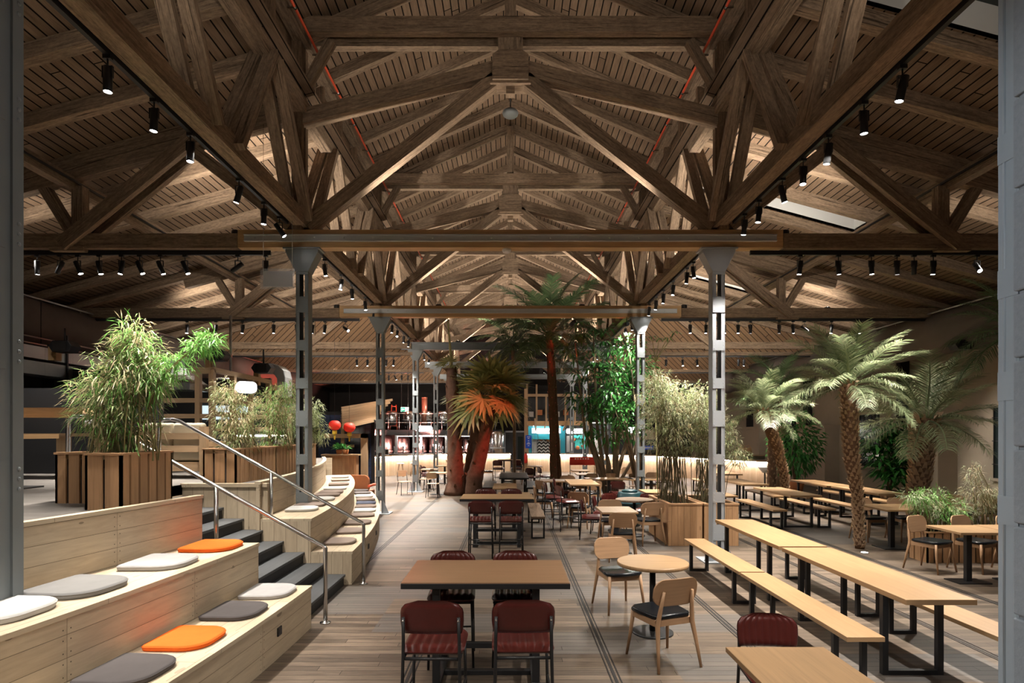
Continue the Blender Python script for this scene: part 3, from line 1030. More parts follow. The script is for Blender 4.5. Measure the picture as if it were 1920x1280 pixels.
# ------------------------------------------------------------------ hanging signs, detectors
t = thing('hanging_sign', 'blank white board in a clear acrylic holder hanging by the left column head', 'sign', P(521, 523, d=9.3))
b = Vector(t['_base'])
m = MB(); m.bx(b.x - .235, b.x + .235, b.y - .004, b.y + .004, b.z - .125, b.z + .125); m.obj('board', M['signwhite'], t, True)
m = MB(); m.bx(b.x - .27, b.x + .27, b.y - .016, b.y - .010, b.z - .16, b.z + .16); m.obj('acrylic_cover', M['acrylic'], t, True)
for sx in (-1, 1):
    m = MB(); m.cyl((b.x + sx * .23, b.y, b.z + .12), (b.x + sx * .23, b.y, 7.0), .003, n=5); m.obj('hanging_wire', M['inox'], t, True)
t = thing('exit_sign', 'green and white emergency exit sign with arrow hanging on two wires', 'sign', P(759, 767.5, d=21.2))
b = Vector(t['_base'])
m = MB(); m.bx(b.x - .14, b.x + .14, b.y - .02, b.y + .02, b.z - .085, b.z + .085); m.obj('housing', M['white'], t, True)
m = MB(); m.bx(b.x - .13, b.x + .01, b.y - .026, b.y - .02, b.z - .07, b.z + .07); m.bx(b.x + .04, b.x + .125, b.y - .026, b.y - .02, b.z - .07, b.z + .07); m.obj('green_field', M['green'], t, True)
m = MB()
y_ = b.y - .03
m.add([(b.x - .115, y_, b.z), (b.x - .07, y_, b.z - .045), (b.x - .07, y_, b.z + .045)], [(0, 1, 2)])
m.bx(b.x - .07, b.x - .01, y_ - .001, y_ + .003, b.z - .014, b.z + .014)
m.bx(b.x + .055, b.x + .075, y_ - .001, y_ + .003, b.z - .055, b.z + .055); m.bx(b.x + .085, b.x + .115, y_ - .001, y_ + .003, b.z - .055, b.z + .055)
m.obj('arrow_symbol', M['white'], t, True)
for sx in (-1, 1):
    m = MB(); m.cyl((b.x + sx * .12, b.y, b.z + .08), (b.x + sx * .12, b.y, 5.1), .004, n=5); m.obj('hanging_wire', M['inox'], t, True)
t = thing('smoke_detector', 'round white detector under the middle of the nearest crossbeam', 'detector', (-.06, ROW[1], 5.13))
m = MB(); m.lathe([(.03, -.055), (.065, -.05), (.075, -.025), (.075, 0)], (-.06, ROW[1], 5.13), 20); m.obj('cover', M['white'], t, True)
t = thing('pendant_lamp', 'grey domed lamp hanging below the king block of the nearest truss', 'lamp', (0, 11.6, 8.5))
m = MB(); m.ball((0, 11.6, 8.42), (.16, .16, .09), 18, 8); m.obj('dome', M['steel'], t, True)
m = MB(); m.cyl((0, 11.6, 8.5), (0, 11.6, 10.2), .012, n=6); m.obj('stem', M['black'], t, True)
# ================================================================== amphitheatre seating, stair, terrace
DECK = 1.385


def arc(y):
    return -2.15 - (y - 6.4) ** 2 / 58.0


def far_o(y): return (0, .56, 1.24)
def near_o(y): return (0, .57 + .035 * (6.3 - y), 1.18 + .118 * (6.3 - y))


def extrude(m, prof, ys, off=far_o):
    """closed profile of (tier line, dx, z) swept along the curved tier lines"""
    n = len(prof)
    V, F, U = [], [], []
    s = 0
    ss = []
    for i, y in enumerate(ys):
        if i:
            s += sqrt((ys[i] - ys[i - 1]) ** 2 + (arc(ys[i]) - arc(ys[i - 1])) ** 2)
        ss.append(s)
        tx = (arc(y + .01) - arc(y - .01)) / .02
        l = sqrt(1 + tx * tx)
        for k, dx, z in prof:
            q = dx - off(y)[k]
            V.append((arc(y) + q / l, y - q * tx / l, z))
    for i in range(len(ys) - 1):
        for k in range(n):
            k2 = (k + 1) % n
            F.append((i * n + k, (i + 1) * n + k, (i + 1) * n + k2, i * n + k2))
            a, b = V[i * n + k], V[i * n + k2]
            va, vb = (a[2], b[2]) if abs(a[2] - b[2]) > abs(a[0] - b[0]) else (a[0], b[0])
            a2, b2 = V[(i + 1) * n + k], V[(i + 1) * n + k2]
            va2, vb2 = (a2[2], b2[2]) if abs(a[2] - b[2]) > abs(a[0] - b[0]) else (a[0], b[0])
            U.append([(ss[i], va), (ss[i + 1], va2), (ss[i + 1], vb2), (ss[i], vb)])
    e0 = list(range(n)); e1 = [(len(ys) - 1) * n + k for k in range(n)][::-1]
    m.add(V, F + [e0, e1], U + [[(V[k][2], V[k][0]) for k in e0], [(V[k][2], V[k][0]) for k in e1]])


def frange(a, b, st):
    n = max(1, int(round((b - a) / st)))
    return [a + (b - a) * i / n for i in range(n + 1)]


for (y0, y1, nm) in ((-1.5, 6.33, 'near'), (8.14, 16.6, 'far')):
    far = nm == 'far'
    of = far_o if far else near_o
    ys = frange(y0, y1, .5)
    for nm2, a, z1 in (('lower', 0, .46), ('upper', 1, .92)):
        lab = '%s bleached pine seating tier, %s step, of the %s' % ({'lower': 'low', 'upper': 'high'}[nm2], {'lower': 'bottom', 'upper': 'second'}[nm2],
              'near section with the orange cushions' if not far else 'far curved section beyond the stair')
        t = thing('seating_tier', lab, 'bench', (arc(ys[0]) - of(y0)[a], ys[0], 0))
        yy = ys if not (far and nm2 == 'upper') else frange(y0, y1 + .3, .5)
        m = MB(); extrude(m, [(a, 0, 0.0), (a, 0, z1 - .035), (a + 1, .004, z1 - .035), (a + 1, .004, 0.0)], yy, of); m.obj('front_boards', M['pine'], t, True)
        m = MB(); extrude(m, [(a, .012, z1 - .035), (a, .012, z1), (a + 1, .004, z1), (a + 1, .004, z1 - .035)], yy, of); m.obj('seat_boards', M['pineseat'], t, True)
    t = thing('backrest_wall', 'pine boarded back panel behind the top tier of the %s' % ('near section' if not far else 'far curved section'), 'panel', (arc(ys[0]) - of(y0)[2], ys[0], 0))
    yy = ys if not far else frange(y0 - .02, y1 + .5, .5)
    m = MB(); extrude(m, [(2, 0, .0), (2, 0, 1.40), (2, -.05, 1.40), (2, -.05, .0)], yy, of); m.obj('back_boards', M['pine'], t, True)
    m = MB(); extrude(m, [(2, .015, 1.40), (2, .015, 1.435), (2, -.07, 1.435), (2, -.07, 1.40)], yy, of); m.obj('cap_rail', M['pineseat'], t, True)

# terrace floor
m = MB()
def slab(pts, z0, z1, uvrot=True):
    n = len(pts)
    V = [(x, y, z0) for x, y in pts] + [(x, y, z1) for x, y in pts]
    F = [list(range(n))[::-1], list(range(n, 2 * n))] + [(k, (k + 1) % n, n + (k + 1) % n, n + k) for k in range(n)]
    m.add(V, F, [[(V[k][0], V[k][1]) for k in f] for f in F[:2]] + [[(V[k][0] + V[k][1], V[k][2]) for k in f] for f in F[2:]])
slab([(-WALL, -1.5)] + [(arc(y) - near_o(y)[2] - .06, y) for y in frange(-1.5, 6.33, .5)] + [(-WALL, 6.33)], 1.25, DECK)
slab([(-WALL, 6.33), (-4.54, 6.33), (-4.54, 8.14), (-WALL, 8.14)], 1.25, DECK)
slab([(-WALL, 8.14)] + [(arc(y) - 1.30, y) for y in frange(8.14, 17.1, .5)] + [(-WALL, 17.1)], 1.25, DECK)
struct(m.obj('floor_terrace', M['deck']))
m = MB()
m.bx(-4.54, -3.36, 8.12, 8.17, 0, DECK - .03); m.bx(-4.54, -3.36, 6.30, 6.34, 0, DECK - .03); m.bx(-4.56, -3.36, 8.10, 8.2, DECK - .03, DECK + .02)
m.bx(-12.4, -5.2, 17.05, 17.1, 0, DECK)
m.bx(-4.58, -4.54, 6.34, 8.12, 1.23, DECK)
struct(m.obj('trim_20', M['pine']))

t = thing('staircase', 'charcoal wooden stair climbing between the two seating sections to the terrace', 'stairs', (-2.3, 7.2, 0))
for k in range(8):
    z = .154 * (k + 1)
    xf = -2.30 - .28 * k
    m = MB(); m.bx(xf - .30, xf + .02, 6.36, 8.11, z - .035, z, 1); m.obj('tread', M['tread'], t, True, .004)
    m = MB(); m.bx(xf - .28, xf, 6.38, 8.10, 0, z - .035); m.obj('riser', M['riser'], t, True)

for (y, lab, zmid, xm) in ((6.5, 'brushed steel handrail on the near side of the stair behind the bamboo planter', 0, -3.26), (8.19, 'brushed steel handrail on the far side of the stair', 0, -3.34)):
    xb = -2.05
    t = thing('handrail', lab, 'handrail', (xb, y, 0))
    slope = (2.27 - .85) / (4.62 - 2.05)
    m = MB(); m.tube([(xb, y, .0), (xb, y, .83), (xb - .02, y, .85), (-4.62, y, 2.27), (-4.70, y, 2.29), (-4.84, y, 2.29), (-4.90, y, 2.24), (-4.90, y, DECK)], .024, 12); m.obj('rail', M['inox'], t, True)
    m = MB(); m.lathe([(.06, 0), (.06, .012), (.03, .016), (.03, .03)], (xb, y, 0), 18); m.obj('foot_flange', M['inox'], t, True)
    zt = .154 * int((-2.30 - xm) / .28 + 1)
    zr = .85 + (xb - xm) * slope
    m = MB(); m.cyl((xm, y, zt), (xm, y, zr), .024, n=12); m.obj('mid_post', M['inox'], t, True)
    m = MB(); m.lathe([(.06, 0), (.06, .012), (.03, .016), (.03, .03)], (xm, y, zt), 18); m.obj('foot_flange', M['inox'], t, True)

# sockets in the lowest tier
for y, lab in ((5.49, 'black power socket in the near bottom tier below the orange cushion'), (9.6, 'first black power socket in the far curved bottom tier'), (10.9, 'second black power socket in the far curved bottom tier')):
    x = arc(y)
    t = thing('power_socket', lab, 'socket', (x, y, .25))
    m = MB(); m.bx(x - .01, x + .012, y - .045, y + .045, .21, .29); m.obj('plate', M['black'], t, True, .004)
    m = MB(); m.bx(x + .011, x + .014, y - .02, y + .02, .23, .27); m.obj('insert', M['darkgrey'], t, True)

# ------------------------------------------------------------------ seat cushions
def make_cushion(mat):
    def f():
        t = thing('seat_cushion', 'c', 'cushion')
        m = MB()
        m.pad(rrect(.42, .45, (.16, .03, .03, .16), 6), 0, .042, .016, 3)
        m.obj('cover', M[mat], t)
        m = MB()
        pts = [(x * 1.002, y * 1.002, .03) for x, y in rrect(.42, .45, (.16, .03, .03, .16), 6)]
        m.tube(pts + [pts[0]], .004, 5, False)
        m.obj('piping', M[mat], t)
        return t
    return f


def cush(px, py, z, mat, label, rz=0.0, sc_=1.0, dx=0.0):
    d = FPX * (EYE - z) / (py - VPY)
    yy = d
    o_ = near_o(d) if d < 7 else far_o(d)
    tier = -o_[1] / 2 - .02 if z < .7 else -(o_[1] + o_[2]) / 2
    tx = (arc(yy + .05) - arc(yy - .05)) / .1
    o = place('cush_' + mat, make_cushion(mat), (arc(yy) + tier + dx, yy, z), atan2(-tx, 1) * 1.0 + rz, label, 'cushions on the seating steps', sc_)
    return o


Z1, Z2 = .46, .92
cush(-14, 1152, Z2, 'felt_white', 'white seat cushion cut by the left picture edge on the second tier', .03, 1.25)
cush(132, 1106, Z2, 'felt_grey', 'mid grey seat cushion on the near second tier beside the left column', -.03, 1.25)
cush(293, 1058, Z2, 'felt_light', 'light grey seat cushion on the near second tier next to an orange one', .05, 1.2)
cush(385, 1027, Z2, 'felt_orange', 'orange seat cushion at the stair end of the near second tier', 0, 1.15)
cush(215, 1262, Z1, 'felt_dark', 'brown grey seat cushion cut by the bottom picture edge on the near bottom tier', 0, 1.12)
cush(340, 1201, Z1, 'felt_orange', 'orange seat cushion on the near bottom tier between two dark ones', .02, 1.1)
cush(430, 1149, Z1, 'felt_dark', 'dark grey seat cushion on the near bottom tier between orange and light grey', .0, 1.1)
cush(491, 1112, Z1, 'felt_light', 'pale grey seat cushion at the stair end of the near bottom tier', .03, 1.1)
low = [(1017, 'felt_taupe'), (997, 'felt_taupe'), (981, 'felt_taupe'), (967, 'felt_taupe'), (958, 'felt_white'), (950.5, 'felt_taupe'), (944, 'felt_navy'), (937.5, 'felt_taupe'), (931, 'felt_white'), (925, 'felt_dark'), (920, 'felt_dark')]
nm = ['first', 'second', 'third', 'fourth', 'fifth', 'sixth', 'seventh', 'eighth', 'ninth', 'tenth', 'eleventh', 'twelfth']
cn = {'felt_taupe': 'taupe', 'felt_white': 'white', 'felt_navy': 'dark blue grey', 'felt_dark': 'mauve grey', 'felt_beige': 'cream', 'felt_light': 'pale grey', 'felt_grey': 'grey'}
for i, (py, mt) in enumerate(low):
    cush(0, py, Z1, mt, '%s seat cushion, %s from the stair on the far curved bottom tier' % (cn[mt], nm[i]), RND.uniform(-.08, .08), 1.05)
high = [(956, 'felt_white'), (948, 'felt_taupe'), (937, 'felt_white'), (929.5, 'felt_taupe'), (924, 'felt_taupe'), (917, 'felt_white'), (909, 'felt_taupe'), (901, 'felt_taupe'), (895, 'felt_white')]
for i, (py, mt) in enumerate(high):
    cush(0, py, Z2, mt, '%s seat cushion, %s from the stair on the far curved upper tier' % (cn[mt], nm[i]), RND.uniform(-.08, .08), 1.05, -.02)

# ================================================================== chairs
def panel(m, w, h, r, t, fn, nx=17, ny=11):
    """thin board with round corners on a fine grid, so it can be bent by fn"""
    fr, bk = [], []
    for j in range(ny):
        y = -h / 2 * cos(pi * j / (ny - 1))
        dy = max(0, abs(y) - (h / 2 - r))
        hw = w / 2 - (r - sqrt(max(0, r * r - dy * dy)))
        for i in range(nx):
            x = -hw * cos(pi * i / (nx - 1))
            fr.append((x, y, t / 2)); bk.append((x, y, -t / 2))
    N = nx * ny
    F = []
    for j in range(ny - 1):
        for i in range(nx - 1):
            a = j * nx + i
            F.append((a, a + 1, a + nx + 1, a + nx)); F.append((N + a, N + a + nx, N + a + nx + 1, N + a + 1))
    rim = [i for i in range(nx)] + [j * nx + nx - 1 for j in range(1, ny)] + [(ny - 1) * nx + i for i in range(nx - 2, -1, -1)] + [j * nx for j in range(ny - 2, 0, -1)]
    for k in range(len(rim)):
        a, b2 = rim[k], rim[(k + 1) % len(rim)]
        F.append((a, N + a, N + b2, b2))
    V = fr + bk
    U = [[(V[q][0], V[q][1] + V[q][2]) for q in f] for f in F]
    b = m.add(V, F, U, True)
    for k in range(len(F) - len(rim), len(F)): m.sm[len(m.sm) - len(F) + k] = False
    m.xf(b, fn)


def make_wood_chair():
    t = thing('wooden_chair', 'x', 'chair')
    m = MB()
    panel(m, .46, .25, .1, .016, lambda p: Vector((p.x, -.245 - p.z + .55 * p.x * p.x - p.y * .20, .685 + p.y)))
    m.obj('backrest', M['chairoak'], t)
    m = MB()
    so = [(-.16, -.2), (.16, -.2), (.2, -.15), (.225, .05), (.225, .15), (.17, .205), (0, .225), (-.17, .205), (-.225, .15), (-.225, .05), (-.2, -.15)]
    m.pad(so, .432, .475, .02, 3)
    m.obj('seat', M['blackleather'], t)
    m = MB()
    for s in (-1, 1):
        m.beam((s * .185, -.19, .405), (s * .195, .17, .405), .022, .055)
    m.beam((-.2, .165, .405), (.2, .165, .405), .022, .055); m.beam((-.18, -.19, .405), (.18, -.19, .405), .022, .055)
    m.obj('seat_rail', M['chairoak'], t)
    for s in (-1, 1):
        m = MB(); m.tube([(s * .23, .22, 0), (s * .205, .185, .25), (s * .19, .165, .435)], [.012, .017, .021], 10); m.obj('leg', M['chairoak'], t)
        m = MB(); m.tube([(s * .225, -.29, 0), (s * .205, -.25, .22), (s * .185, -.215, .40), (s * .165, -.235, .55), (s * .15, -.262, .70)], [.012, .017, .022, .018, .012], 10); m.obj('leg', M['chairoak'], t)
    return t


def ribbed(m, w, d, z0, z1, nr, corner=.25, vertical=False):
    nx, ny = nr * 6 + 1, 9
    top, bot = [], []
    for j in range(ny):
        tt = -1 + 2 * j / (ny - 1)
        k = max(0, (abs(tt) - (1 - corner)) / corner) if corner else 0
        if vertical and tt < 0: k *= .5
        hw = w / 2 * ((.42 + .58 * sqrt(max(0, 1 - k * k))) if vertical else (.86 + .14 * sqrt(max(0, 1 - k * k))))
        for i in range(nx):
            u = -1 + 2 * i / (nx - 1)
            e = min(1.0, (1 - abs(u)) * 7) * min(1.0, (1 - abs(tt)) * 5)
            rib = abs(sin(pi * nr * (u + 1) / 2)) ** .6
            h = (z0 + z1) / 2 + (z1 - z0) / 2 * (e ** .5) * (.6 + .4 * rib)
            top.append((hw * u, d / 2 * tt, h))
            bot.append((hw * u, d / 2 * tt, (z0 + z1) / 2 - (z1 - z0) / 2 * (e ** .5)))
    F = []
    N = nx * ny
    for j in range(ny - 1):
        for i in range(nx - 1):
            a = j * nx + i
            F.append((a, a + 1, a + nx + 1, a + nx)); F.append((N + a, N + a + nx, N + a + nx + 1, N + a + 1))
    for i in range(nx - 1):
        F.append((i, N + i, N + i + 1, i + 1)); a = (ny - 1) * nx + i; F.append((a, a + 1, N + a + 1, N + a))
    for j in range(ny - 1):
        a = j * nx; F.append((a, a + nx, N + a + nx, N + a)); a = j * nx + nx - 1; F.append((a, N + a, N + a + nx, a + nx))
    return m.add(top + bot, F, None, True)


def make_red(seat_z, name, cat):
    def f():
        t = thing(name, 'x', cat)
        m = MB(); b = ribbed(m, .43, .42, 0, .07, 7, .3); m.xf(b, lambda p: Vector((p.x, p.y + .02, p.z + seat_z - .07))); m.obj('seat', M['redleather'], t)
        m = MB(); b = ribbed(m, .43, .235, 0, .045, 9, .75, True)
        # upright pad: ribs face forward
        m.xf(b, lambda p: Vector((p.x * (1 - .0), -.20 + p.z - .12 * (p.y + .1) + .5 * p.x * p.x, seat_z + .20 + p.y)))
        m.obj('backrest', M['redleather'], t)
        for s in (-1, 1):
            m = MB(); m.tube([(s * .20, .20, 0), (s * .185, .185, seat_z - .06)], .0115, 8); m.obj('leg', M['black'], t)
            m = MB(); m.tube([(s * .20, -.235, 0), (s * .19, -.205, seat_z - .06), (s * .188, -.205, seat_z + .05), (s * .185, -.225, seat_z + .21)], .0115, 8); m.obj('leg', M['black'], t)
            m = MB(); m.ball((s * .185, -.236, seat_z + .19), (.008, .006, .008), 8, 6); m.obj('bolt', M['inox'], t)
        m = MB()
        for s in (-1, 1):
            m.cyl((s * .19, .19, seat_z - .075), (s * .19, -.20, seat_z - .075), .011, n=6)
        m.cyl((-.19, .18, seat_z - .075), (.19, .18, seat_z - .075), .011, n=6); m.cyl((-.19, -.2, seat_z - .075), (.19, -.2, seat_z - .075), .011, n=6)
        m.obj('seat_frame', M['black'], t)
        if seat_z > .55:
            m = MB()
            zf = .24
            m.cyl((-.195, .193, zf), (.195, .193, zf), .009, n=6); m.cyl((-.195, -.225, zf), (.195, -.225, zf), .009, n=6)
            for s in (-1, 1): m.cyl((s * .195, .193, zf + .07), (s * .195, -.225, zf + .07), .009, n=6)
            m.obj('footrest', M['black'], t)
        return t
    return f


def make_school():
    t = thing('plywood_chair', 'x', 'chair')
    m = MB(); m.pad(rrect(.40, .38, .08, 5), .44, .455, .006, 2); m.obj('seat', M['ply'], t)
    m = MB(); panel(m, .38, .2, .07, .012, lambda p: Vector((p.x, -.23 - p.z + .5 * p.x * p.x - .12 * p.y, .72 + p.y))); m.obj('backrest', M['ply'], t)
    for s in (-1, 1):
        m = MB(); m.tube([(s * .20, .2, 0), (s * .17, .15, .43), (s * .165, .0, .435)], .011, 8); m.obj('leg', M['black'], t)
        m = MB(); m.tube([(s * .20, -.22, 0), (s * .17, -.12, .43), (s * .17, -.18, .5), (s * .165, -.225, .78)], .011, 8); m.obj('leg', M['black'], t)
    return t


def make_barstool():
    t = thing('bar_stool', 'x', 'stool')
    m = MB(); m.lathe([(.15, .62), (.17, .63), (.17, .65), (.15, .66)], (0, 0, 0), 20); m.obj('seat', M['white'], t)
    for a in range(4):
        an = pi / 4 + a * pi / 2
        m = MB(); m.tube([(.2 * cos(an), .2 * sin(an), 0), (.1 * cos(an), .1 * sin(an), .63)], [.014, .017], 8); m.obj('leg', M['chairoak'], t)
    m = MB(); m.tube([(.165 * cos(k * pi / 8), .165 * sin(k * pi / 8), .22) for k in range(17)], .008, 6, False); m.obj('footrest', M['chairoak'], t)
    return t


# ================================================================== tables
def make_high_table(top='oakdark', W=1.36, D=.85, H=.9):
    def f():
        t = thing('high_table', 'x', 'table')
        m = MB(); m.bx(-W / 2 + .004, W / 2 - .004, -D / 2 + .004, D / 2 - .004, H - .012, H + .002); m.obj('tabletop', M[top], t)
        m = MB(); m.bx(-W / 2, W / 2, -D / 2, D / 2, H - .05, H - .006); m.obj('edge_band', M['black'], t, bevel=.003)
        for sx in (-1, 1):
            for sy in (-1, 1):
                m = MB(); m.bx(sx * (W / 2 - .27) - .03, sx * (W / 2 - .27) + .03, sy * (D / 2 - .13) - .03, sy * (D / 2 - .13) + .03, .05, H - .05); m.obj('leg', M['black'], t, bevel=.003)
        m = MB()
        for sx in (-1, 1):
            m.bx(sx * (W / 2 - .27) - .035, sx * (W / 2 - .27) + .035, -D / 2 + .06, D / 2 - .06, 0, .05)
            m.bx(sx * (W / 2 - .27) - .02, sx * (W / 2 - .27) + .02, -D / 2 + .12, D / 2 - .12, .2, .24)
        m.bx(-W / 2 + .27, W / 2 - .27, -.05, -.01, .24, .29); m.bx(-W / 2 + .27, W / 2 - .27, -.03, .03, .0, .04)
        m.obj('stretcher', M['black'], t, bevel=.003)
        return t
    return f


def make_loop(name, cat, W, L, H, top, th=.045, tube=.05, inset=.36, end=.05):
    def f():
        t = thing(name, 'x', cat)
        m = MB(); m.bx(-W / 2, W / 2, -L / 2, L / 2, H - th, H, 1); m.obj('seat_plank' if cat == 'bench' else 'tabletop', M[top], t, bevel=.003)
        for s in (-1, 1):
            y = s * (L / 2 - inset)
            x = W / 2 - end
            m = MB()
            for sx in (-1, 1):
                m.bx(sx * x - tube / 2, sx * x + tube / 2, y - tube / 2, y + tube / 2, 0, H - th)
            m.bx(-x + tube / 2, x - tube / 2, y - tube / 2, y + tube / 2, 0, tube * .8); m.bx(-x + tube / 2, x - tube / 2, y - tube / 2, y + tube / 2, H - th - .03, H - th)
            m.obj('leg_frame', M['black'], t, bevel=.002)
        return t
    return f


def make_pedestal(W, D, top, round_=False, base='round', H=.75):
    def f():
        t = thing('round_table' if round_ else 'square_table', 'x', 'table')
        m = MB()
        if round_: m.lathe([(W / 2 - .006, H - .038), (W / 2, H - .032), (W / 2, H - .006), (W / 2 - .006, H)], (0, 0, 0), 48)
        else: m.bx(-W / 2, W / 2, -D / 2, D / 2, H - .032, H)
        m.obj('tabletop', M[top], t, bevel=0 if round_ else .003)
        m = MB()
        if base == 'round': m.cyl((0, 0, .015), (0, 0, H - .035), .032, n=16)
        else: m.bx(-.04, .04, -.04, .04, .01, H - .03)
        m.bx(-.16, .16, -.16, .16, H - .045, H - .034)
        m.obj('pedestal', M['black'], t)
        m = MB()
        if base == 'round': m.lathe([(.215, 0), (.215, .012), (.2, .018), (.04, .022)], (0, 0, 0), 36)
        else: m.bx(-.24, .24, -.2, .2, 0, .014)
        m.obj('foot_plate', M['black'], t)
        return t
    return f


CG = 'oak chairs with black seats'
def wc(x, y, dx, dy, label):
    return place('wc', make_wood_chair, (x, y, 0), face(dx, dy), label, CG)
def rs(x, y, dx, dy, label):
    return place('rs', make_red(.66, 'counter_stool', 'stool'), (x, y, 0), face(dx, dy), label, 'red counter stools')
def rc(x, y, dx, dy, label):
    return place('rc', make_red(.46, 'red_chair', 'chair'), (x, y, 0), face(dx, dy), label, 'red leather chairs')
def sch(x, y, dx, dy, label):
    return place('sch', make_school, (x, y, 0), face(dx, dy), label, 'plywood chairs')


# nave axis: the two high tables with red stools
place('ht', make_high_table(), (-.2, 5.125, 0), 0, 'nearest high table, dark brown top with black edge, four red stools round it', 'high tables on the nave axis')
rs(-.527, 4.14, .02, 1, 'nearest red ribbed stool, back turned, at the left of the nearest high table')
rs(.085, 4.16, -.02, 1, 'red ribbed stool, back turned, at the right of the nearest high table')
rs(-.54, 5.42, .05, -1, 'red ribbed stool facing the camera behind the left of the nearest high table')
rs(.045, 5.43, 0, -1, 'red ribbed stool facing the camera behind the right of the nearest high table')
o = place('ht2', make_high_table('oak'), (-.25, 11.16, 0), 0, 'second high table, light oak top with black edge, farther up the nave', 'high tables on the nave axis')
rs(-.50, 10.05, .0, 1, 'red stool with lit seat, back turned, at the left of the second high table')
rs(.01, 10.05, -.02, 1, 'red stool with lit seat, back turned, at the right of the second high table')
rs(-.5, 11.75, 0, -1, 'red stool behind the left of the second high table, mostly hidden')
rs(.02, 11.75, 0, -1, 'red stool behind the right of the second high table, mostly hidden')
# round table group
place('rt', make_pedestal(.74, .74, 'oak', True), (1.5, 6.19, 0), 0, 'round oak pedestal table between two black seated chairs')
wc(1.30, 7.02, .25, -1, 'oak chair with black seat facing the camera behind the round table')
wc(1.40, 5.46, -.38, 1, 'nearest oak chair with black seat, back turned, at the round table')
# near corner table and its chair
place('ct', make_pedestal(.62, 1.1, 'oak', False, 'square'), (1.67, 3.16, 0), 0, 'oak table cut off by the bottom edge of the picture', None)
rc(1.86, 4.12, -.1, -1, 'red ribbed leather chair facing the camera behind the oak table at the bottom edge')
# long picnic set in the right foreground
TG, BG = 'long oak tables on black steel loops', 'oak benches on black steel loops'
for y, lab in ((5.85, 'nearest long oak table on black loop legs, right foreground'), (8.11, 'long oak table continuing the nearest one up to the pale column')):
    place('lt', make_loop('long_table', 'table', .58, 2.18, .75, 'oak'), (3.5, y, 0), 0, lab, TG)
for x, y, lab in ((2.88, 5.85, 'nearest oak bench to the left of the long table in the right foreground'), (2.88, 8.1, 'oak bench beyond the nearest one, left of the long table and beside the planters'),
                  (4.11, 5.3, 'oak bench on the far side of the nearest long table, cut by the right column'), (4.11, 7.6, 'oak bench on the far side of the second long table segment, mostly hidden')):
    place('lb', make_loop('bench', 'bench', .31, 2.2, .45, 'oak', .04, .045, .24, .035), (x, y, 0), 0, lab, BG)
# square table group beside the planters
place('sq', make_pedestal(.62, .8, 'oak', False, 'square'), (1.88, 10.43, 0), 0, 'small square oak table with four chairs left of the bamboo planter')
wc(1.86, 9.78, .12, 1, 'oak chair, back turned, at the near side of the small square table')
wc(2.63, 11.2, -.15, 1, 'oak chair, back turned, against the left side of the bamboo planter')
wc(1.93, 11.15, 0, -1, 'oak chair facing the camera behind the small square table')
rc(1.62, 11.75, 1, -.1, 'dark red chair seen from the side left of the small square table')
place('rt2', make_pedestal(.76, .76, 'greywood', True), (2.55, 12.07, 0), 0, 'round table with rough dark wood top behind the small square table')
rc(2.28, 12.95, .5, -1, 'red chair with bright red back rim behind the round dark topped table')
rc(2.95, 12.8, -.6, -.8, 'dark red chair by the teal drum behind the round table')
rc(1.95, 12.4, 1, -.25, 'red chair at the left of the round dark topped table')
t = thing('drum', 'teal metal drum standing behind the round dark topped table', 'drum', (2.72, 13.4, 0))
m = MB(); m.lathe([(.24, 0), (.26, .02), (.26, .3), (.27, .31), (.26, .32), (.26, .5), (.27, .51), (.26, .52), (.26, .74), (.24, .76)], (2.72, 13.4, 0), 24); m.obj('shell', M['teal'], t, True)
m = MB(); m.lathe([(.18, .76), (.18, .80), (.12, .82)], (2.72, 13.4, 0), 20); m.obj('collar', M['teal'], t, True)

# middle of the nave
place('lowt', make_pedestal(.72, 1.4, 'oak', False, 'square'), (.08, 12.75, 0), 0, 'low oak table directly behind the second high table')
place('lowt2', make_pedestal(.60, 1.5, 'oak', False, 'square'), (-.14, 15.1, 0), 0, 'low oak table in front of the black picnic table')
place('gb', make_loop('bench', 'bench', .28, 2.3, .45, 'greywood', .04, .035, .12, .02), (.55, 12.75, 0), 0, 'weathered wooden bench to the right of the second high table')
place('bt', make_loop('long_table', 'table', .9, 2.5, .75, 'blackwood', .04, .05, .2, .08), (.11, 19.0, 0), 0, 'black picnic table in the middle of the hall with a slim palm behind it', TG)
place('bb', make_loop('bench', 'bench', .40, 2.4, .45, 'blackwood', .04, .045, .2, .04), (-.66, 19.1, 0), 0, 'black bench on the left of the black picnic table', BG)
dup(USED['bb'], (.68, 19.1, 0), 0, 'black bench on the right of the black picnic table', BG)
# high steel framed table with red stools
def make_frame_table():
    t = thing('high_table', 'x', 'table')
    W, D, H = .70, 1.5, .9
    m = MB(); m.bx(-W / 2, W / 2, -D / 2, D / 2, H - .04, H, 1); m.obj('tabletop', M['oak'], t, bevel=.003)
    m = MB()
    for sx in (-1, 1):
        for sy in (-1, 1):
            m.bx(sx * (W / 2 - .05) - .02, sx * (W / 2 - .05) + .02, sy * (D / 2 - .05) - .02, sy * (D / 2 - .05) + .02, 0, H - .04)
        m.bx(sx * (W / 2 - .05) - .02, sx * (W / 2 - .05) + .02, -D / 2 + .05, D / 2 - .05, .2, .24); m.bx(sx * (W / 2 - .05) - .02, sx * (W / 2 - .05) + .02, -D / 2 + .05, D / 2 - .05, H - .08, H - .04)
    for sy in (-1, 1):
        m.bx(-W / 2 + .05, W / 2 - .05, sy * (D / 2 - .05) - .02, sy * (D / 2 - .05) + .02, .0, .03); m.bx(-W / 2 + .05, W / 2 - .05, sy * (D / 2 - .05) - .02, sy * (D / 2 - .05) + .02, .2, .24)
    m.obj('steel_frame', M['black'], t)
    return t
place('ft', make_frame_table, (1.76, 14.5, 0), 0, 'high oak table on a black steel frame right of the weathered bench', 'high tables on the nave axis')
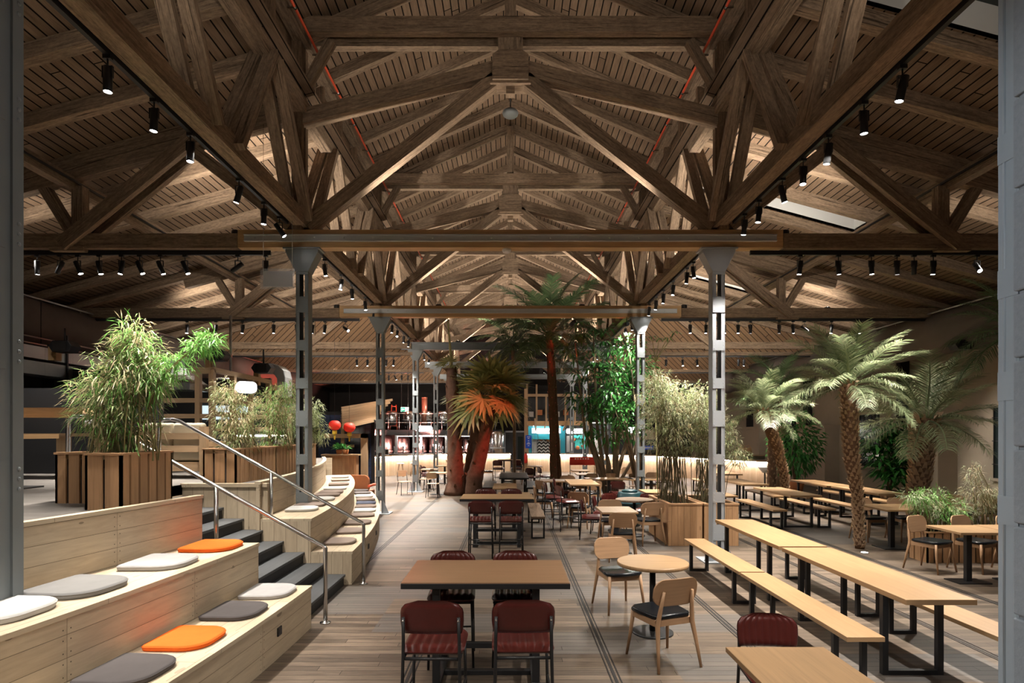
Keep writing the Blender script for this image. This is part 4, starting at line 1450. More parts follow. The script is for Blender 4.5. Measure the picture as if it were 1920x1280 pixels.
rs(.98, 13.6, 1, .1, 'red stool seen from the side nearest the weathered bench')
rs(1.22, 12.75, 1, .35, 'red stool turned three quarters in front of the steel framed high table')
rs(1.28, 14.7, 1, -.1, 'red stool at the far left side of the steel framed high table')
wc(.83, 14.4, 1, 0, 'oak chair seen edge on beside the red stools')
wc(1.55, 13.15, .3, 1, 'oak chair tucked before the steel framed high table')
# back of the nave, right half
def sqt(x, y, label, W=.62, D=.8, key='sq'):
    return place(key, None, (x, y, 0), 0, label, 'small oak tables at the back of the hall')
place('sqw', make_pedestal(1.4, .8, 'oak', False, 'square'), (1.55, 16.9, 0), 0, 'wide oak table beyond the steel framed high table', 'small oak tables at the back of the hall')
sqt(2.55, 21.5, 'far square oak table beside the pair of slender palms')
sqt(2.5, 19.6, 'square oak table in front of the far one by the slender palms')
dup(USED['sqw'], (2.95, 17.6, 0), 0, 'long oak table behind the many stemmed tree trunk', 'small oak tables at the back of the hall')
dup(USED['sqw'], (4.2, 17.5, 0), 0, 'long oak table right of the many stemmed tree trunk', 'small oak tables at the back of the hall')
sqt(3.40, 13.75, 'square oak table half behind the bamboo planter box', key='sq')
sqt(1.0, 24.2, 'far square oak table near the entrance of the bar gap')
sqt(3.9, 22.6, 'far square oak table under the red cloth')
wc(2.1, 18.4, 1, .2, 'oak chair on the left of the middle square table by the palms')
wc(3.1, 20.0, -1, .1, 'oak chair on the right of the middle square table by the palms')
wc(3.25, 21.6, -1, .2, 'oak chair with round back at the far square table by the palms')
rc(2.0, 21.9, 1, -.1, 'red chair at the far square table by the palms')
rc(.85, 22.6, .6, .8, 'red chair in front of the bar gap beside the oak chair')
rc(1.3, 23.0, .9, .3, 'red chair next to the far table before the chevron stall')
wc(.75, 23.9, 1, 0, 'oak chair at the far table before the chevron stall')
wc(1.0, 16.2, .8, .6, 'oak chair on the left of the wide oak table')
wc(2.2, 16.1, -.4, 1, 'oak chair in front of the wide oak table, right')
wc(1.75, 17.7, 0, -1, 'oak chair behind the wide oak table facing the camera')
sch(2.6, 18.5, 0, -1, 'plywood chair behind the long table left of the tree stems')
sch(3.2, 18.5, 0, -1, 'plywood chair behind the long table among the tree stems')
sch(3.95, 18.4, .1, -1, 'plywood chair behind the long table right of the tree stems')
rc(3.0, 16.5, .1, 1, 'red chair in front of the long table under the many stemmed tree')
wc(3.5, 22.0, .4, -1, 'oak chair below the red cloth on the left')
wc(4.4, 22.1, -.3, -1, 'oak chair below the red cloth on the right')
wc(4.6, 19.2, -.5, -1, 'oak chair behind the tree stems, right of the plywood ones')
rc(5.3, 20.5, -1, 0, 'red chair far right behind the bamboo stems')
t = thing('cloth_banner', 'red cloth with faint white lettering hung over a far table', 'banner', P(1092, 864, d=23.0))
b = Vector(t['_base'])
m = MB()
for i in range(12):
    x0, x1 = b.x - .5 + i / 12, b.x - .5 + (i + 1) / 12
    m.add([(x0, b.y - .02 * sin(i * 1.1), b.z - .16), (x1, b.y - .02 * sin((i + 1) * 1.1), b.z - .16), (x1, b.y - .02 * sin((i + 1) * 1.1), b.z + .16), (x0, b.y - .02 * sin(i * 1.1), b.z + .16)], [(0, 1, 2, 3)], None, True)
m.obj('cloth', M['red'], t, True)
m = MB()
for i in range(6):
    m.bx(b.x - .3 + i * .1, b.x - .25 + i * .1, b.y - .035, b.y - .03, b.z + .06, b.z + .12)
m.obj('lettering', M['white'], t, True)
m = MB(); m.cyl((b.x - .48, b.y + .03, 0), (b.x - .48, b.y + .03, b.z + .16), .012, n=6); m.cyl((b.x + .48, b.y + .03, 0), (b.x + .48, b.y + .03, b.z + .16), .012, n=6); m.obj('stand', M['black'], t, True)
place('ht3', make_high_table('oakdark', 1.0, .6, .95), (-.05, 25.5, 0), 0, 'far high table before the bar with two red stools', 'high tables on the nave axis')
rs(-.5, 24.7, .2, 1, 'red stool at the left of the far high table before the bar')
rs(.25, 24.7, -.1, 1, 'red stool at the right of the far high table before the bar')
wc(-.95, 25.6, 1, 0, 'oak chair at the left end of the far high table before the bar')
rs(-1.25, 21.3, 1, .2, 'red stool just right of the thick palm trunks')

# left back group between the seating and the bar
sch(-3.62, 20.05, .55, -.85, 'plywood chair on black legs standing alone by the third left column')
sch(-3.05, 21.2, -1, .3, 'plywood chair seen from the side behind the third left column')
sch(-2.55, 19.3, .05, 1, 'plywood chair, back turned, at the small table left of the thick palms')
sch(-1.95, 20.3, -1, .1, 'plywood chair tucked right against the thick palm trunks')
sqt(-2.5, 20.2, 'small square oak table left of the thick palm trunks')
sqt(-3.05, 22.2, 'small square oak table behind the third left column')
sqt(-2.75, 24.6, 'far small oak table left of the thick palm trunks')
rc(-3.3, 23.4, 1, -.3, 'dark red chair behind the table at the third left column')
rc(-3.6, 24.8, .9, .2, 'dark red chair, far left, before the bar front')
sch(-2.4, 23.7, -.5, 1, 'plywood chair at the far small table left of the palms')
bar_pts = ((-5.3, 28.3), (-4.75, 28.75))
for i, (x, y) in enumerate(bar_pts):
    place('bs', make_barstool, (x, y, 0), .3 * i, '%s round stool with white seat standing at the left bar front' % ('left' if i == 0 else 'right'), 'bar stools')
# tan armchair behind the lower tier
def make_arm():
    t = thing('leather_armchair', 'tan leather armchair with orange sides behind the far tip of the seating', 'armchair')
    m = MB(); m.pad(rrect(.62, .55, .08, 5), .25, .45, .05, 3); m.obj('seat', M['brownleather'], t)
    m = MB(); panel(m, .66, .5, .15, .09, lambda p: Vector((p.x, -.28 - p.z + .25 * p.x * p.x - .1 * p.y, .65 + p.y))); m.obj('backrest', M['brownleather'], t)
    for s in (-1, 1):
        m = MB(); m.tube([(s * .33, -.3, .58), (s * .34, 0, .60), (s * .33, .25, .58)], .04, 8); m.obj('armrest', M['pipe'], t)
        for q in (-1, 1):
            m = MB(); m.cyl((s * .3, q * .24, 0), (s * .27, q * .2, .28), .014, .018, 8); m.obj('leg', M['black'], t)
    return t
o = make_arm(); o.location = (-4.35, 17.2, 0); o.rotation_euler = (0, 0, face(.15, 1))

# ------------------------------------------------------------------ right side groups
LT2 = make_loop('long_table', 'table', .69, 1.95, .75, 'oak')
LB2 = make_loop('bench', 'bench', .31, 2.1, .45, 'oak', .04, .045, .2, .035)
place('lt2', LT2, (6.43, 13.72, 0), 0, 'long oak table right of the planters with a bench on each side', TG)
place('lb2', LB2, (5.82, 13.7, 0), 0, 'oak bench on the near left of the long table right of the planters', BG)
dup(USED['lb2'], (6.98, 13.9, 0), 0, 'oak bench on the right of the long table right of the planters', BG)
dup(USED['lt2'], (6.50, 16.5, 0), 0, 'long oak table behind the one right of the planters, nearer the bar', TG)
dup(USED['lb2'], (5.85, 16.5, 0), 0, 'oak bench half hidden by the bamboo left of the rear long table', BG)
dup(USED['lb2'], (7.05, 16.4, 0), 0, 'oak bench right of the rear long table before the leaning palm', BG)
dup(USED['lt2'], (8.55, 14.05, 0), 0, 'long oak table behind the slender leaning palm trunk', TG)
dup(USED['lt2'], (8.50, 16.1, 0), 0, 'long oak table nearest the green shrub on the right wall', TG)
dup(USED['lb2'], (7.85, 14.0, 0), 0, 'oak bench left of the table behind the slender leaning palm', BG)
dup(USED['lb2'], (7.80, 16.2, 0), 0, 'oak bench left of the table nearest the green shrub', BG)
dup(USED['lb2'], (9.2, 14.0, 0), 0, 'oak bench by the wall behind the slender leaning palm', BG)
dup(USED['lb2'], (9.15, 16.2, 0), 0, 'oak bench by the wall below the green shrub', BG)
dup(USED['lt2'], (7.35, 20.4, 0), 0, 'far oak table between the bamboo and the right end of the bar', TG)
dup(USED['lb2'], (6.75, 20.4, 0), 0, 'far oak bench before the right end of the bar', BG)
RG = 'square pedestal tables on the right'
place('sqr', make_pedestal(.75, .9, 'oak', False, 'square'), (7.0, 10.78, 0), 0, 'square oak pedestal table right of the slender leaning palm', RG)
dup(USED['sqr'], (7.77, 10.78, 0), 0, 'square oak pedestal table half hidden by pale bamboo', RG)
dup(USED['sqr'], (6.47, 8.3, 0), 0, 'square oak pedestal table nearest the right column', RG, (.95, .75, 1))
dup(USED['sqr'], (7.2, 8.34, 0), 0, 'square oak pedestal table cut by the right column', RG, (.95, .75, 1))
dup(USED['sqr'], (9.1, 10.9, 0), 0, 'square oak pedestal table against the right wall behind dry bamboo', RG)
wc(6.45, 8.98, .45, -1, 'oak chair facing the camera behind the table nearest the right column')
wc(7.15, 9.0, .4, -1, 'oak chair second from left behind the table nearest the right column')
wc(7.85, 9.0, .4, -1, 'oak chair just left of the right column behind the tables')
wc(6.72, 7.55, -.75, .7, 'black seated oak chair cut off by the right column')
wc(7.05, 11.5, .15, -1, 'oak chair behind the square table right of the slender palm')
wc(7.75, 11.5, 0, -1, 'oak chair behind the square table, left of the pale bamboo')
wc(7.25, 10.05, -.6, .8, 'oak chair at the near side of the square table right of the slender palm')
wc(9.2, 12.1, -.3, -1, 'dark backed oak chair by the wall behind the dry bamboo')
wc(9.9, 12.3, -1, -.2, 'oak chair with black seat against the right wall')

# ------------------------------------------------------------------ planters
def slat_planter(x0, x1, y0, y1, z0, h, label, gap=.03, sw=.108, group='slatted cedar planters'):
    t = thing('slatted_planter', label, 'planter', ((x0 + x1) / 2, (y0 + y1) / 2, z0), 0, group)
    m = MB(); m.bx(x0 + .03, x1 - .03, y0 + .03, y1 - .03, z0, z0 + h - .12); m.obj('liner', M['darkgrey'], t, True)
    for (a, b, ax, c) in ((x0, x1, 0, y0), (x0, x1, 0, y1), (y0, y1, 1, x0), (y0, y1, 1, x1)):
        n = max(2, int(round((b - a) / (sw + gap))))
        p = (b - a + gap) / n
        for i in range(n):
            m = MB(); q0 = a + i * p; q1 = q0 + p - gap
            if ax == 0: m.bx(q0, q1, c - .012 + (.012 if c == y0 else -.012), c + .012 + (.012 if c == y0 else -.012), z0, z0 + h - .02, 2)
            else: m.bx(c - .012 + (.012 if c == x0 else -.012), c + .012 + (.012 if c == x0 else -.012), q0, q1, z0, z0 + h - .02, 2)
            m.obj('slat', M['cedar'], t, True)
    m = MB()
    m.bx(x0 - .01, x1 + .01, y0 - .01, y0 + .05, z0 + h - .02, z0 + h); m.bx(x0 - .01, x1 + .01, y1 - .05, y1 + .01, z0 + h - .02, z0 + h)
    m.bx(x0 - .01, x0 + .05, y0 + .05, y1 - .05, z0 + h - .02, z0 + h); m.bx(x1 - .05, x1 + .01, y0 + .05, y1 - .05, z0 + h - .02, z0 + h)
    m.obj('rim', M['cedar'], t, True)
    m = MB(); m.bx(x0 + .03, x1 - .03, y0 + .03, y1 - .03, z0 + h - .14, z0 + h - .07); m.obj('soil', M['soil'], t, True)
    return t


slat_planter(-3.96, -3.62, 5.46, 6.28, DECK, .53, 'slatted cedar planter at the near terrace corner, its right face towards the stair')
slat_planter(-4.64, -3.99, 5.98, 6.34, DECK, .52, 'slatted cedar planter set back behind the near corner planter')
slat_planter(-4.35, -3.88, 8.3, 9.72, DECK, .50, 'slatted cedar planter at the far side of the stair top')
slat_planter(-4.42, -3.95, 9.8, 11.15, DECK, .50, 'slatted cedar planter behind the column in the seating')
slat_planter(-4.62, -4.14, 11.3, 12.5, DECK, .50, 'slatted cedar planter farthest along the terrace edge')
slat_planter(6.75, 8.6, 9.5, 9.95, 0, .5, 'low slatted cedar planter between the right hand table groups', .03, .10)


def board_planter(x0, x1, y0, y1, h, label):
    t = thing('boarded_planter', label, 'planter', ((x0 + x1) / 2, (y0 + y1) / 2, 0), 0, 'boarded oak planters')
    for (a, b, c, d, nm) in ((x0, x1, y0, y0 + .03, 0), (x0, x1, y1 - .03, y1, 0), (x0, x0 + .03, y0 + .03, y1 - .03, 1), (x1 - .03, x1, y0 + .03, y1 - .03, 1)):
        m = MB()
        m.box(((a + b) / 2, (c + d) / 2, (h - .03) / 2), (b - a, d - c, h - .03), None, 2)
        m.obj('side_panel', M['plantoak'], t, True)
    m = MB(); m.bx(x0 - .01, x1 + .01, y0 - .01, y0 + .06, h - .03, h); m.bx(x0 - .01, x1 + .01, y1 - .06, y1 + .01, h - .03, h); m.bx(x0 - .01, x0 + .06, y0 + .06, y1 - .06, h - .03, h); m.bx(x1 - .06, x1 + .01, y0 + .06, y1 - .06, h - .03, h); m.obj('rim', M['cedar'], t, True)
    m = MB(); m.bx(x0 + .03, x1 - .03, y0 + .03, y1 - .03, .1, h - .12); m.obj('soil', M['soil'], t, True)
    return t


board_planter(2.95, 3.58, 10.95, 12.5, .79, 'oak boarded bamboo planter directly left of the pale column')
board_planter(3.62, 4.26, 10.95, 12.5, .79, 'oak boarded bamboo planter behind the pale column')
# white floor uplights
for (px, py, lab) in ((1621, 1036, 'round white light let into the floor by the slender palm foot'), (1712, 1010, 'round white light let into the floor under the right tables')):
    p = P(px, py, 0.0)
    t = thing('floor_light', lab, 'light', tuple(p), 0, 'floor lights')
    m = MB(); m.lathe([(.07, .0), (.07, .006), (.06, .008)], tuple(p), 20); m.obj('ring', M['inox'], t, True)
    m = MB(); m.lathe([(.001, .009), (.055, .009)], tuple(p), 20, False); m.obj('lens', M['litshelf'], t, True)
# ================================================================== plants
R2 = random.Random(21)


def rdir(r):
    z = r.uniform(-1, 1); a = r.uniform(0, 2 * pi); k = sqrt(1 - z * z)
    return Vector((k * cos(a), k * sin(a), z))


class Leaves(MB):
    def leaf(self, p, d, ln, w, tone, bend=.25):
        d = d.normalized()
        s = d.cross(Vector((R2.uniform(-.4, .4), R2.uniform(-.4, .4), 1)))
        if s.length < 1e-3: s = Vector((1, 0, 0))
        s.normalize()
        mid = p + d * ln * .42 + Vector((0, 0, ln * bend * .12))
        tip = p + d * ln - Vector((0, 0, ln * bend))
        b = len(self.v)
        self.v += [tuple(p), tuple(mid + s * w / 2), tuple(tip), tuple(mid - s * w / 2)]
        self.f.append([b, b + 1, b + 2, b + 3])
        self.uv.append([(0, tone + .5), (.5, tone + .5), (1, tone + .5), (.5, tone + .5)])
        self.sm.append(False)

    def strip(self, pts, widths, side, tone):
        b = len(self.v)
        for p, w in zip(pts, widths):
            self.v.append(tuple(p + side * w / 2)); self.v.append(tuple(p - side * w / 2))
        for i in range(len(pts) - 1):
            q = b + 2 * i
            self.f.append([q, q + 1, q + 3, q + 2])
            self.uv.append([(0, tone + .5)] * 4)
            self.sm.append(True)


def bamboo(label, base, blobs, ncane, nleaf, leafl=.11, leafw=.012, mats=('bamboo',), cane='cane', zsoil=0, spread=.2, group='potted bamboos', dens=None):
    """blobs: (centre, radii, share) soft volumes the foliage fills"""
    t = thing('bamboo_plant', label, 'plant', tuple(base), 0, group)
    B = Vector(base)
    m = MB()
    tops = []
    for i in range(ncane):
        c, rd, sh = blobs[i % len(blobs)]
        a = R2.uniform(0, 2 * pi); k = sqrt(R2.random())
        foot = B + Vector((cos(a) * spread * k, sin(a) * spread * .8 * k, 0))
        top = Vector(c) + Vector((R2.uniform(-.75, .75) * rd[0], R2.uniform(-.75, .75) * rd[1], R2.uniform(.2, .9) * rd[2]))
        midp = (foot + top) / 2 + Vector(((foot.x - top.x) * .18, (foot.y - top.y) * .18, .05))
        pts = [foot, (foot + midp) / 2 + Vector((R2.uniform(-.02, .02), 0, 0)), midp, (midp + top) / 2, top]
        m.tube(pts, [.0075, .007, .006, .004, .002], 5, False)
        tops.append(pts)
    m.obj('canes', M[cane], t, True)
    tot = sum(b[2] for b in blobs)
    for mi, mt in enumerate(mats):
        m = Leaves()
        n = int(nleaf / len(mats))
        for c, rd, sh in blobs:
            k = 0
            while k < n * sh / tot:
                # a twig with a spray of leaves
                v = rdir(R2) * (R2.random() ** .45)
                p = Vector((c[0] + v.x * rd[0], c[1] + v.y * rd[1], c[2] + v.z * rd[2]))
                od = Vector((v.x, v.y, v.z * .4 + .1)) + rdir(R2) * .5
                for q in range(R2.randint(3, 6)):
                    d = od.normalized() + rdir(R2) * .7 + Vector((0, 0, -.25))
                    m.leaf(p + rdir(R2) * leafl * .35, d, leafl * R2.uniform(.6, 1.25), leafw * R2.uniform(.7, 1.3), R2.randint(0, 40), R2.uniform(.1, .5))
                    k += 1
        m.obj('foliage', M[mt], t, True, kind='stuff')
    return t


# near terrace plant, with a spire and a long arching shoot
bamboo('tall bamboo in the near terrace planter with an arching shoot to the right', (-3.88, 5.9, DECK + .44),
       [((-3.95, 5.9, 2.45), (.42, .34, .48), 5), ((-4.2, 6.1, 2.28), (.30, .25, .40), 1.8), ((-3.72, 5.9, 2.75), (.34, .3, .34), 2.6), ((-3.78, 5.9, 3.04), (.16, .15, .24), 1.3), ((-3.85, 5.9, 2.08), (.40, .25, .22), .5)],
       44, 5400, .135, .0115, ('bamboo', 'bamboofresh', 'bamboodry'), spread=.34)
o = bamboo('leafy bamboo shoot leaning out above the stair', (-3.72, 5.9, 2.2),
       [((-3.12, 5.88, 2.97), (.16, .10, .08), 2), ((-3.38, 5.88, 2.78), (.2, .12, .12), 1.8), ((-3.0, 5.88, 3.06), (.09, .08, .05), 1.0), ((-3.55, 5.88, 2.62), (.16, .12, .12), 1.2)], 7, 800, .12, .012, ('bamboofresh',), spread=.05)
bamboo('bamboo in the planter at the far side of the stair top', (-4.1, 9.0, DECK + .42),
       [((-4.15, 8.9, 2.35), (.36, .4, .5), 3), ((-4.05, 8.7, 2.0), (.25, .25, .3), 1), ((-4.3, 8.8, 2.7), (.22, .25, .2), .7)], 34, 3000, .10, .011, ('bamboo', 'bamboodry'), spread=.3)
bamboo('fresh green bamboo left of the column in the seating', (-4.15, 10.4, DECK + .42),
       [((-4.15, 10.4, 2.5), (.36, .45, .5), 3), ((-4.1, 10.2, 2.0), (.25, .3, .3), 1), ((-3.95, 10.4, 2.85), (.2, .25, .2), .8)], 34, 3200, .10, .011, ('bamboofresh', 'bamboo', 'bamboodry'), spread=.3)
bamboo('bamboo in the farthest terrace planter, right of the column', (-4.3, 11.9, DECK + .42),
       [((-4.25, 11.8, 2.3), (.42, .5, .5), 3), ((-4.0, 11.7, 2.55), (.25, .3, .3), 1.3), ((-3.8, 11.7, 2.1), (.2, .2, .2), .6)], 30, 2800, .11, .012, ('bamboo', 'bamboopale'), spread=.3)
# planters by the pale column
bamboo('dense bamboo in the boarded planter left of the pale column', (3.26, 11.7, .65),
       [((3.15, 11.7, 2.3), (.62, .6, .75), 4), ((3.0, 11.7, 2.75), (.5, .5, .5), 2.0), ((3.5, 11.9, 2.6), (.4, .4, .6), 2.0), ((2.85, 11.5, 3.15), (.25, .3, .25), .6)], 60, 7600, .11, .012, ('bamboo', 'bamboopale', 'bamboodry'), 'canedark', spread=.32)
bamboo('pale bamboo in the boarded planter behind the pale column', (3.94, 11.7, .65),
       [((3.85, 11.7, 2.6), (.4, .5, .55), 2.4), ((4.15, 11.6, 2.0), (.35, .45, .5), 2), ((4.35, 11.3, 1.65), (.25, .3, .2), .8), ((3.8, 11.7, 1.9), (.35, .4, .5), 1.4)], 50, 5600, .11, .012, ('bamboopale', 'bamboo', 'bamboodry'), 'canedark', spread=.32)
# low ones between the right table groups
bamboo('silvery green bamboo in the low planter between the right tables', (7.05, 9.7, .42),
       [((6.95, 9.7, .95), (.4, .25, .25), 2), ((6.6, 9.65, 1.05), (.18, .2, .1), .5), ((7.25, 9.65, .8), (.35, .25, .2), 1.5)], 26, 1900, .12, .013, ('bamboopale', 'bamboofresh'), spread=.3)
bamboo('dry bamboo in the low planter next to the right column', (7.9, 9.7, .42),
       [((7.75, 9.7, 1.05), (.3, .25, .32), 2), ((7.65, 9.7, 1.45), (.12, .15, .2), .5), ((8.15, 9.7, 1.05), (.25, .2, .15), 1)], 26, 1900, .10, .009, ('bamboodry', 'bamboopale'), spread=.3)


# ------------------------------------------------------------------ feather palms
FR = {}


def frond_mesh(L, mat, var, ll=.42, n=44, droop=.9, w=.0155):
    key = (L, mat, var, ll, n, droop, w)
    if key in FR: return FR[key]
    m = Leaves()
    r = random.Random(var * 13 + 5)
    def C(t):
        return Vector((L * (t - .22 * droop * t * t), L * .04 * sin(3 * t + var) * t, -L * .42 * droop * t * t + L * .06 * t))
    pts = [C(i / 10) for i in range(11)]
    b0 = len(m.v)
    # rachis
    for i in range(n):
        t = .16 + .84 * (i / (n - 1)) ** .95
        p = C(t); d = (C(min(1, t + .02)) - C(t - .02)).normalized()
        env = min(1, (t - .08) * 4) * (1 - .55 * max(0, t - .55) / .45)
        for s in (-1, 1):
            side = Vector((0, s, 0))
            up = d.cross(side) * s
            dd = (side * r.uniform(.75, .95) + d * r.uniform(.45, .75) + up * r.uniform(.1, .35)).normalized()
            l = ll * env * r.uniform(.85, 1.1)
            q1 = p + dd * l * .5
            q2 = p + dd * l - Vector((0, 0, 1)) * l * r.uniform(.25, .5) * 1.0
            wd = dd.cross(up).normalized()
            m.strip([p, q1, q2], [w * .6, w, w * .12], wd, r.randint(0, 30))
    m.strip(pts, [.05 - .0042 * i for i in range(11)], Vector((0, 1, 0)), 3)
    m.strip([p - Vector((0, 0, .012)) for p in pts], [.04 - .0036 * i for i in range(11)], Vector((0, .7, .7)), 3)
    FR[key] = m.mesh('frond', M[mat])
    return FR[key]


def trunk_part(t, pts, radii, mat, scales=0, srad=.05, smat='trunkpale'):
    m = MB()
    fine, fr = [], []
    for i in range(len(pts) - 1):
        a, b = Vector(pts[i]), Vector(pts[i + 1])
        n = max(2, int((b - a).length / .12))
        for k in range(n):
            u = k / n
            fine.append(a.lerp(b, u)); fr.append((radii[i] * (1 - u) + radii[i + 1] * u) * R2.uniform(.93, 1.07))
    fine.append(Vector(pts[-1])); fr.append(radii[-1])
    m.tube(fine, fr, 14)
    m.obj('trunk', M[mat], t, True)
    if scales:
        m = MB()
        cum = [0]
        for i in range(len(fine) - 1): cum.append(cum[-1] + (fine[i + 1] - fine[i]).length)
        H = cum[-1]
        for k in range(scales):
            s = H * (k + .5) / scales
            i = max(j for j in range(len(cum)) if cum[j] <= s); i = min(i, len(fine) - 2)
            u = (s - cum[i]) / max(1e-6, cum[i + 1] - cum[i])
            c = fine[i].lerp(fine[i + 1], u); rr = fr[i] * (1 - u) + fr[i + 1] * u
            a = k * 2.39996
            o = Vector((cos(a), sin(a), 0)); tg = Vector((-sin(a), cos(a), 0))
            z = Vector((0, 0, 1)); w = srad * R2.uniform(.7, 1.1)
            b0 = c + o * rr * .9; tip = c + o * (rr + w * .55) + z * w * R2.uniform(.9, 1.5)
            V = [b0 - tg * w * .5, b0 + tg * w * .5, tip + tg * w * .22, tip - tg * w * .22, c + o * rr * .85 + z * w * 1.1]
            m.add(V, [(0, 1, 2, 3), (3, 2, 4), (1, 4, 2), (0, 3, 4)], [[(0, 0)] * 4, [(0, 0)] * 3, [(0, 0)] * 3, [(0, 0)] * 3])
        m.obj('leaf_bases', M[smat], t, True, kind='stuff')


def palm(label, pts, radii, L, nf, mat='palm', emin=-20, emax=84, tmat='trunk', scales=0, srad=.06, droop=.95, ll=.42, seed=0, az0=0, group='feather palms', smat='trunkpale', n=44, lw=.0155):
    t = thing('palm_tree', label, 'palm tree', tuple(pts[0]), 0, group)
    trunk_part(t, pts, radii, tmat, scales, srad, smat)
    top = Vector(pts[-1]) - Vector(pts[0])
    r = random.Random(seed + 3)
    for i in range(nf):
        e = emax + (emin - emax) * ((i + .5) / nf) ** 1.0 + r.uniform(-7, 7)
        a = az0 + i * 2.39996 + r.uniform(-.15, .15)
        me = frond_mesh(round(L, 2), mat, i % 3, ll, n, droop, lw)
        o = bpy.data.objects.new('frond', me); COL.objects.link(o); o.parent = t
        o.location = tuple(top + Vector((cos(a) * radii[-1] * .4, sin(a) * radii[-1] * .4, -.03 * (i / nf))))
        k = r.uniform(.8, 1.1)
        o.scale = (k, k, k)
        o.rotation_euler = (r.uniform(-.2, .2), -radians(e), a)
    return t


palm('palm with slender leaning trunk and bright white lit crown, right of centre', [(6.37, 10.7, 0), (6.33, 10.7, .9), (6.22, 10.7, 1.6), (6.16, 10.7, 3.0)], [.078, .082, .12, .14], 1.32, 32, 'palm', -18, 84, 'trunk', 330, .075, .72, .36, 1)
palm('short palm with bent trunk before the green shrub, left of the slender one', [(7.7, 16.5, 0), (7.72, 16.5, .8), (7.5, 16.5, 1.7), (7.1, 16.5, 2.75)], [.10, .105, .14, .18], 1.45, 32, 'palm', -20, 85, 'trunk', 300, .085, .75, .40, 5)
palm('thin straight palm trunk behind the bent palm, dark crown', [(8.67, 19.5, 0), (8.7, 19.5, 1.8), (8.9, 19.5, 3.7)], [.14, .13, .15], 1.7, 24, 'palmdark', -35, 80, 'trunk', 120, .085, 1.0, .45, 8)
palm('stout palm with thick shaggy trunk beside the right wall', [(9.18, 13.2, 0), (9.2, 13.2, 1.0), (9.34, 13.2, 2.42)], [.17, .2, .26], 1.8, 34, 'palm', -20, 85, 'trunk', 260, .13, .72, .43, 11)
palm('tall dark palm whose fronds show at the top of the right column', [(10.3, 12.0, 0), (10.35, 12.0, 2.2), (10.4, 12.0, 4.2)], [.16, .14, .15], 1.7, 24, 'palmdark', -30, 80, 'trunk', 90, .09, .9, .45, 14)
palm('tall palm with red lit stalks, crown behind the second crossbeam', [(1.45, 19.5, 0), (1.40, 19.5, 2.4), (1.30, 19.5, 5.35)], [.12, .11, .13], 2.5, 30, 'palmdark', -12, 80, 'trunk', 60, .05, .8, .6, 17, smat='redlit', n=54, lw=.034)
palm('second slender trunk leaning beside the tall red lit palm', [(1.66, 19.8, 0), (1.58, 19.8, 1.5), (1.42, 19.8, 4.6)], [.11, .10, .09], 1.5, 14, 'palmdark', -20, 75, 'trunk', 40, .04, .9, .45, 19)
palm('very slim grey palm rising behind the black picnic table', [(.15, 20.9, 0), (.14, 20.9, 2.5), (.08, 20.9, 5.3)], [.06, .055, .06], 1.6, 18, 'palmdark', -15, 75, 'bark', 0, .04, .9, .45, 23)


# ------------------------------------------------------------------ thick fan palms
def fan_mesh(var, pet=.55, rad=.72, n=26):
    m = Leaves()
    r = random.Random(var)
    A = Vector((pet, 0, -pet * .06))
    m.strip([Vector((0, 0, 0)), A], [.035, .02], Vector((0, 1, 0)), 2)
    for i in range(n):
        a = -2.3 + 4.6 * i / (n - 1)
        d = Vector((cos(a) * .9, sin(a), -cos(a) * .43 + .10 * (1 if i % 2 else -.4)))
        l = rad * (1 - .10 * abs(a)) * r.uniform(.92, 1.05)
        mid = A + d * l * .55
        tip = A + d * l - Vector((0, 0, l * r.uniform(.05, .2)))
        wd = Vector((-sin(a) * .9, cos(a), sin(a) * .43)).normalized()
        m.strip([A, mid, tip], [.015, .085, .006], wd, r.randint(0, 30))
    return m.mesh('fan_frond', M['fan'])


FANS = [fan_mesh(v) for v in (1, 2, 3)]


def fanpalm(label, pts, radii, nf, emin, emax, seed, sc_=1.0, scales=0):
    t = thing('fan_palm', label, 'palm tree', tuple(pts[0]), 0, 'thick trunked fan palms')
    trunk_part(t, pts, radii, 'trunkfat', scales, .12, 'trunk')
    r = random.Random(seed)
    top = Vector(pts[-1]) - Vector(pts[0])
    for i in range(nf):
        e = emax + (emin - emax) * ((i + .5) / nf) + r.uniform(-8, 8)
        a = seed + i * 2.39996
        o = bpy.data.objects.new('fan_frond', FANS[i % 3]); COL.objects.link(o); o.parent = t
        o.location = tuple(top); k = sc_ * r.uniform(.85, 1.15); o.scale = (k, k, k)
        o.rotation_euler = (r.uniform(-.5, .5), -radians(e), a)
    return t


fanpalm('thickest palm trunk, leftmost of the three red lit ones', [(-1.9, 19.95, 0), (-1.86, 19.95, .4), (-1.9, 19.95, 2.0), (-1.99, 19.95, 3.7), (-2.0, 19.95, 4.3)], [.36, .31, .235, .22, .16], 6, 10, 55, 2, .6, 40)
m = MB(); m.tube([(-2.0, 19.95, 4.25), (-2.05, 19.95, 5.0), (-2.13, 19.95, 6.0)], [.06, .045, .015], 8); m.obj('spear_leaf', M['stalk'], [o for o in COL.objects if o.name.startswith('fan_palm') and o.get('label', '').startswith('thickest')][0], True)
fanpalm('middle of the three thick red lit palm trunks, leaning right behind the others', [(-1.5, 20.5, 0), (-1.35, 20.5, 1.2), (-1.0, 20.5, 3.3)], [.25, .22, .2], 14, -25, 80, 5, 1.15, 24)
fanpalm('right of the three thick red lit palm trunks, with the big green fan crown', [(-1.25, 19.7, 0), (-1.2, 19.7, .6), (-.95, 19.7, 1.6), (-.58, 19.7, 3.3)], [.30, .27, .22, .19], 26, -32, 90, 9, 1.4, 24)


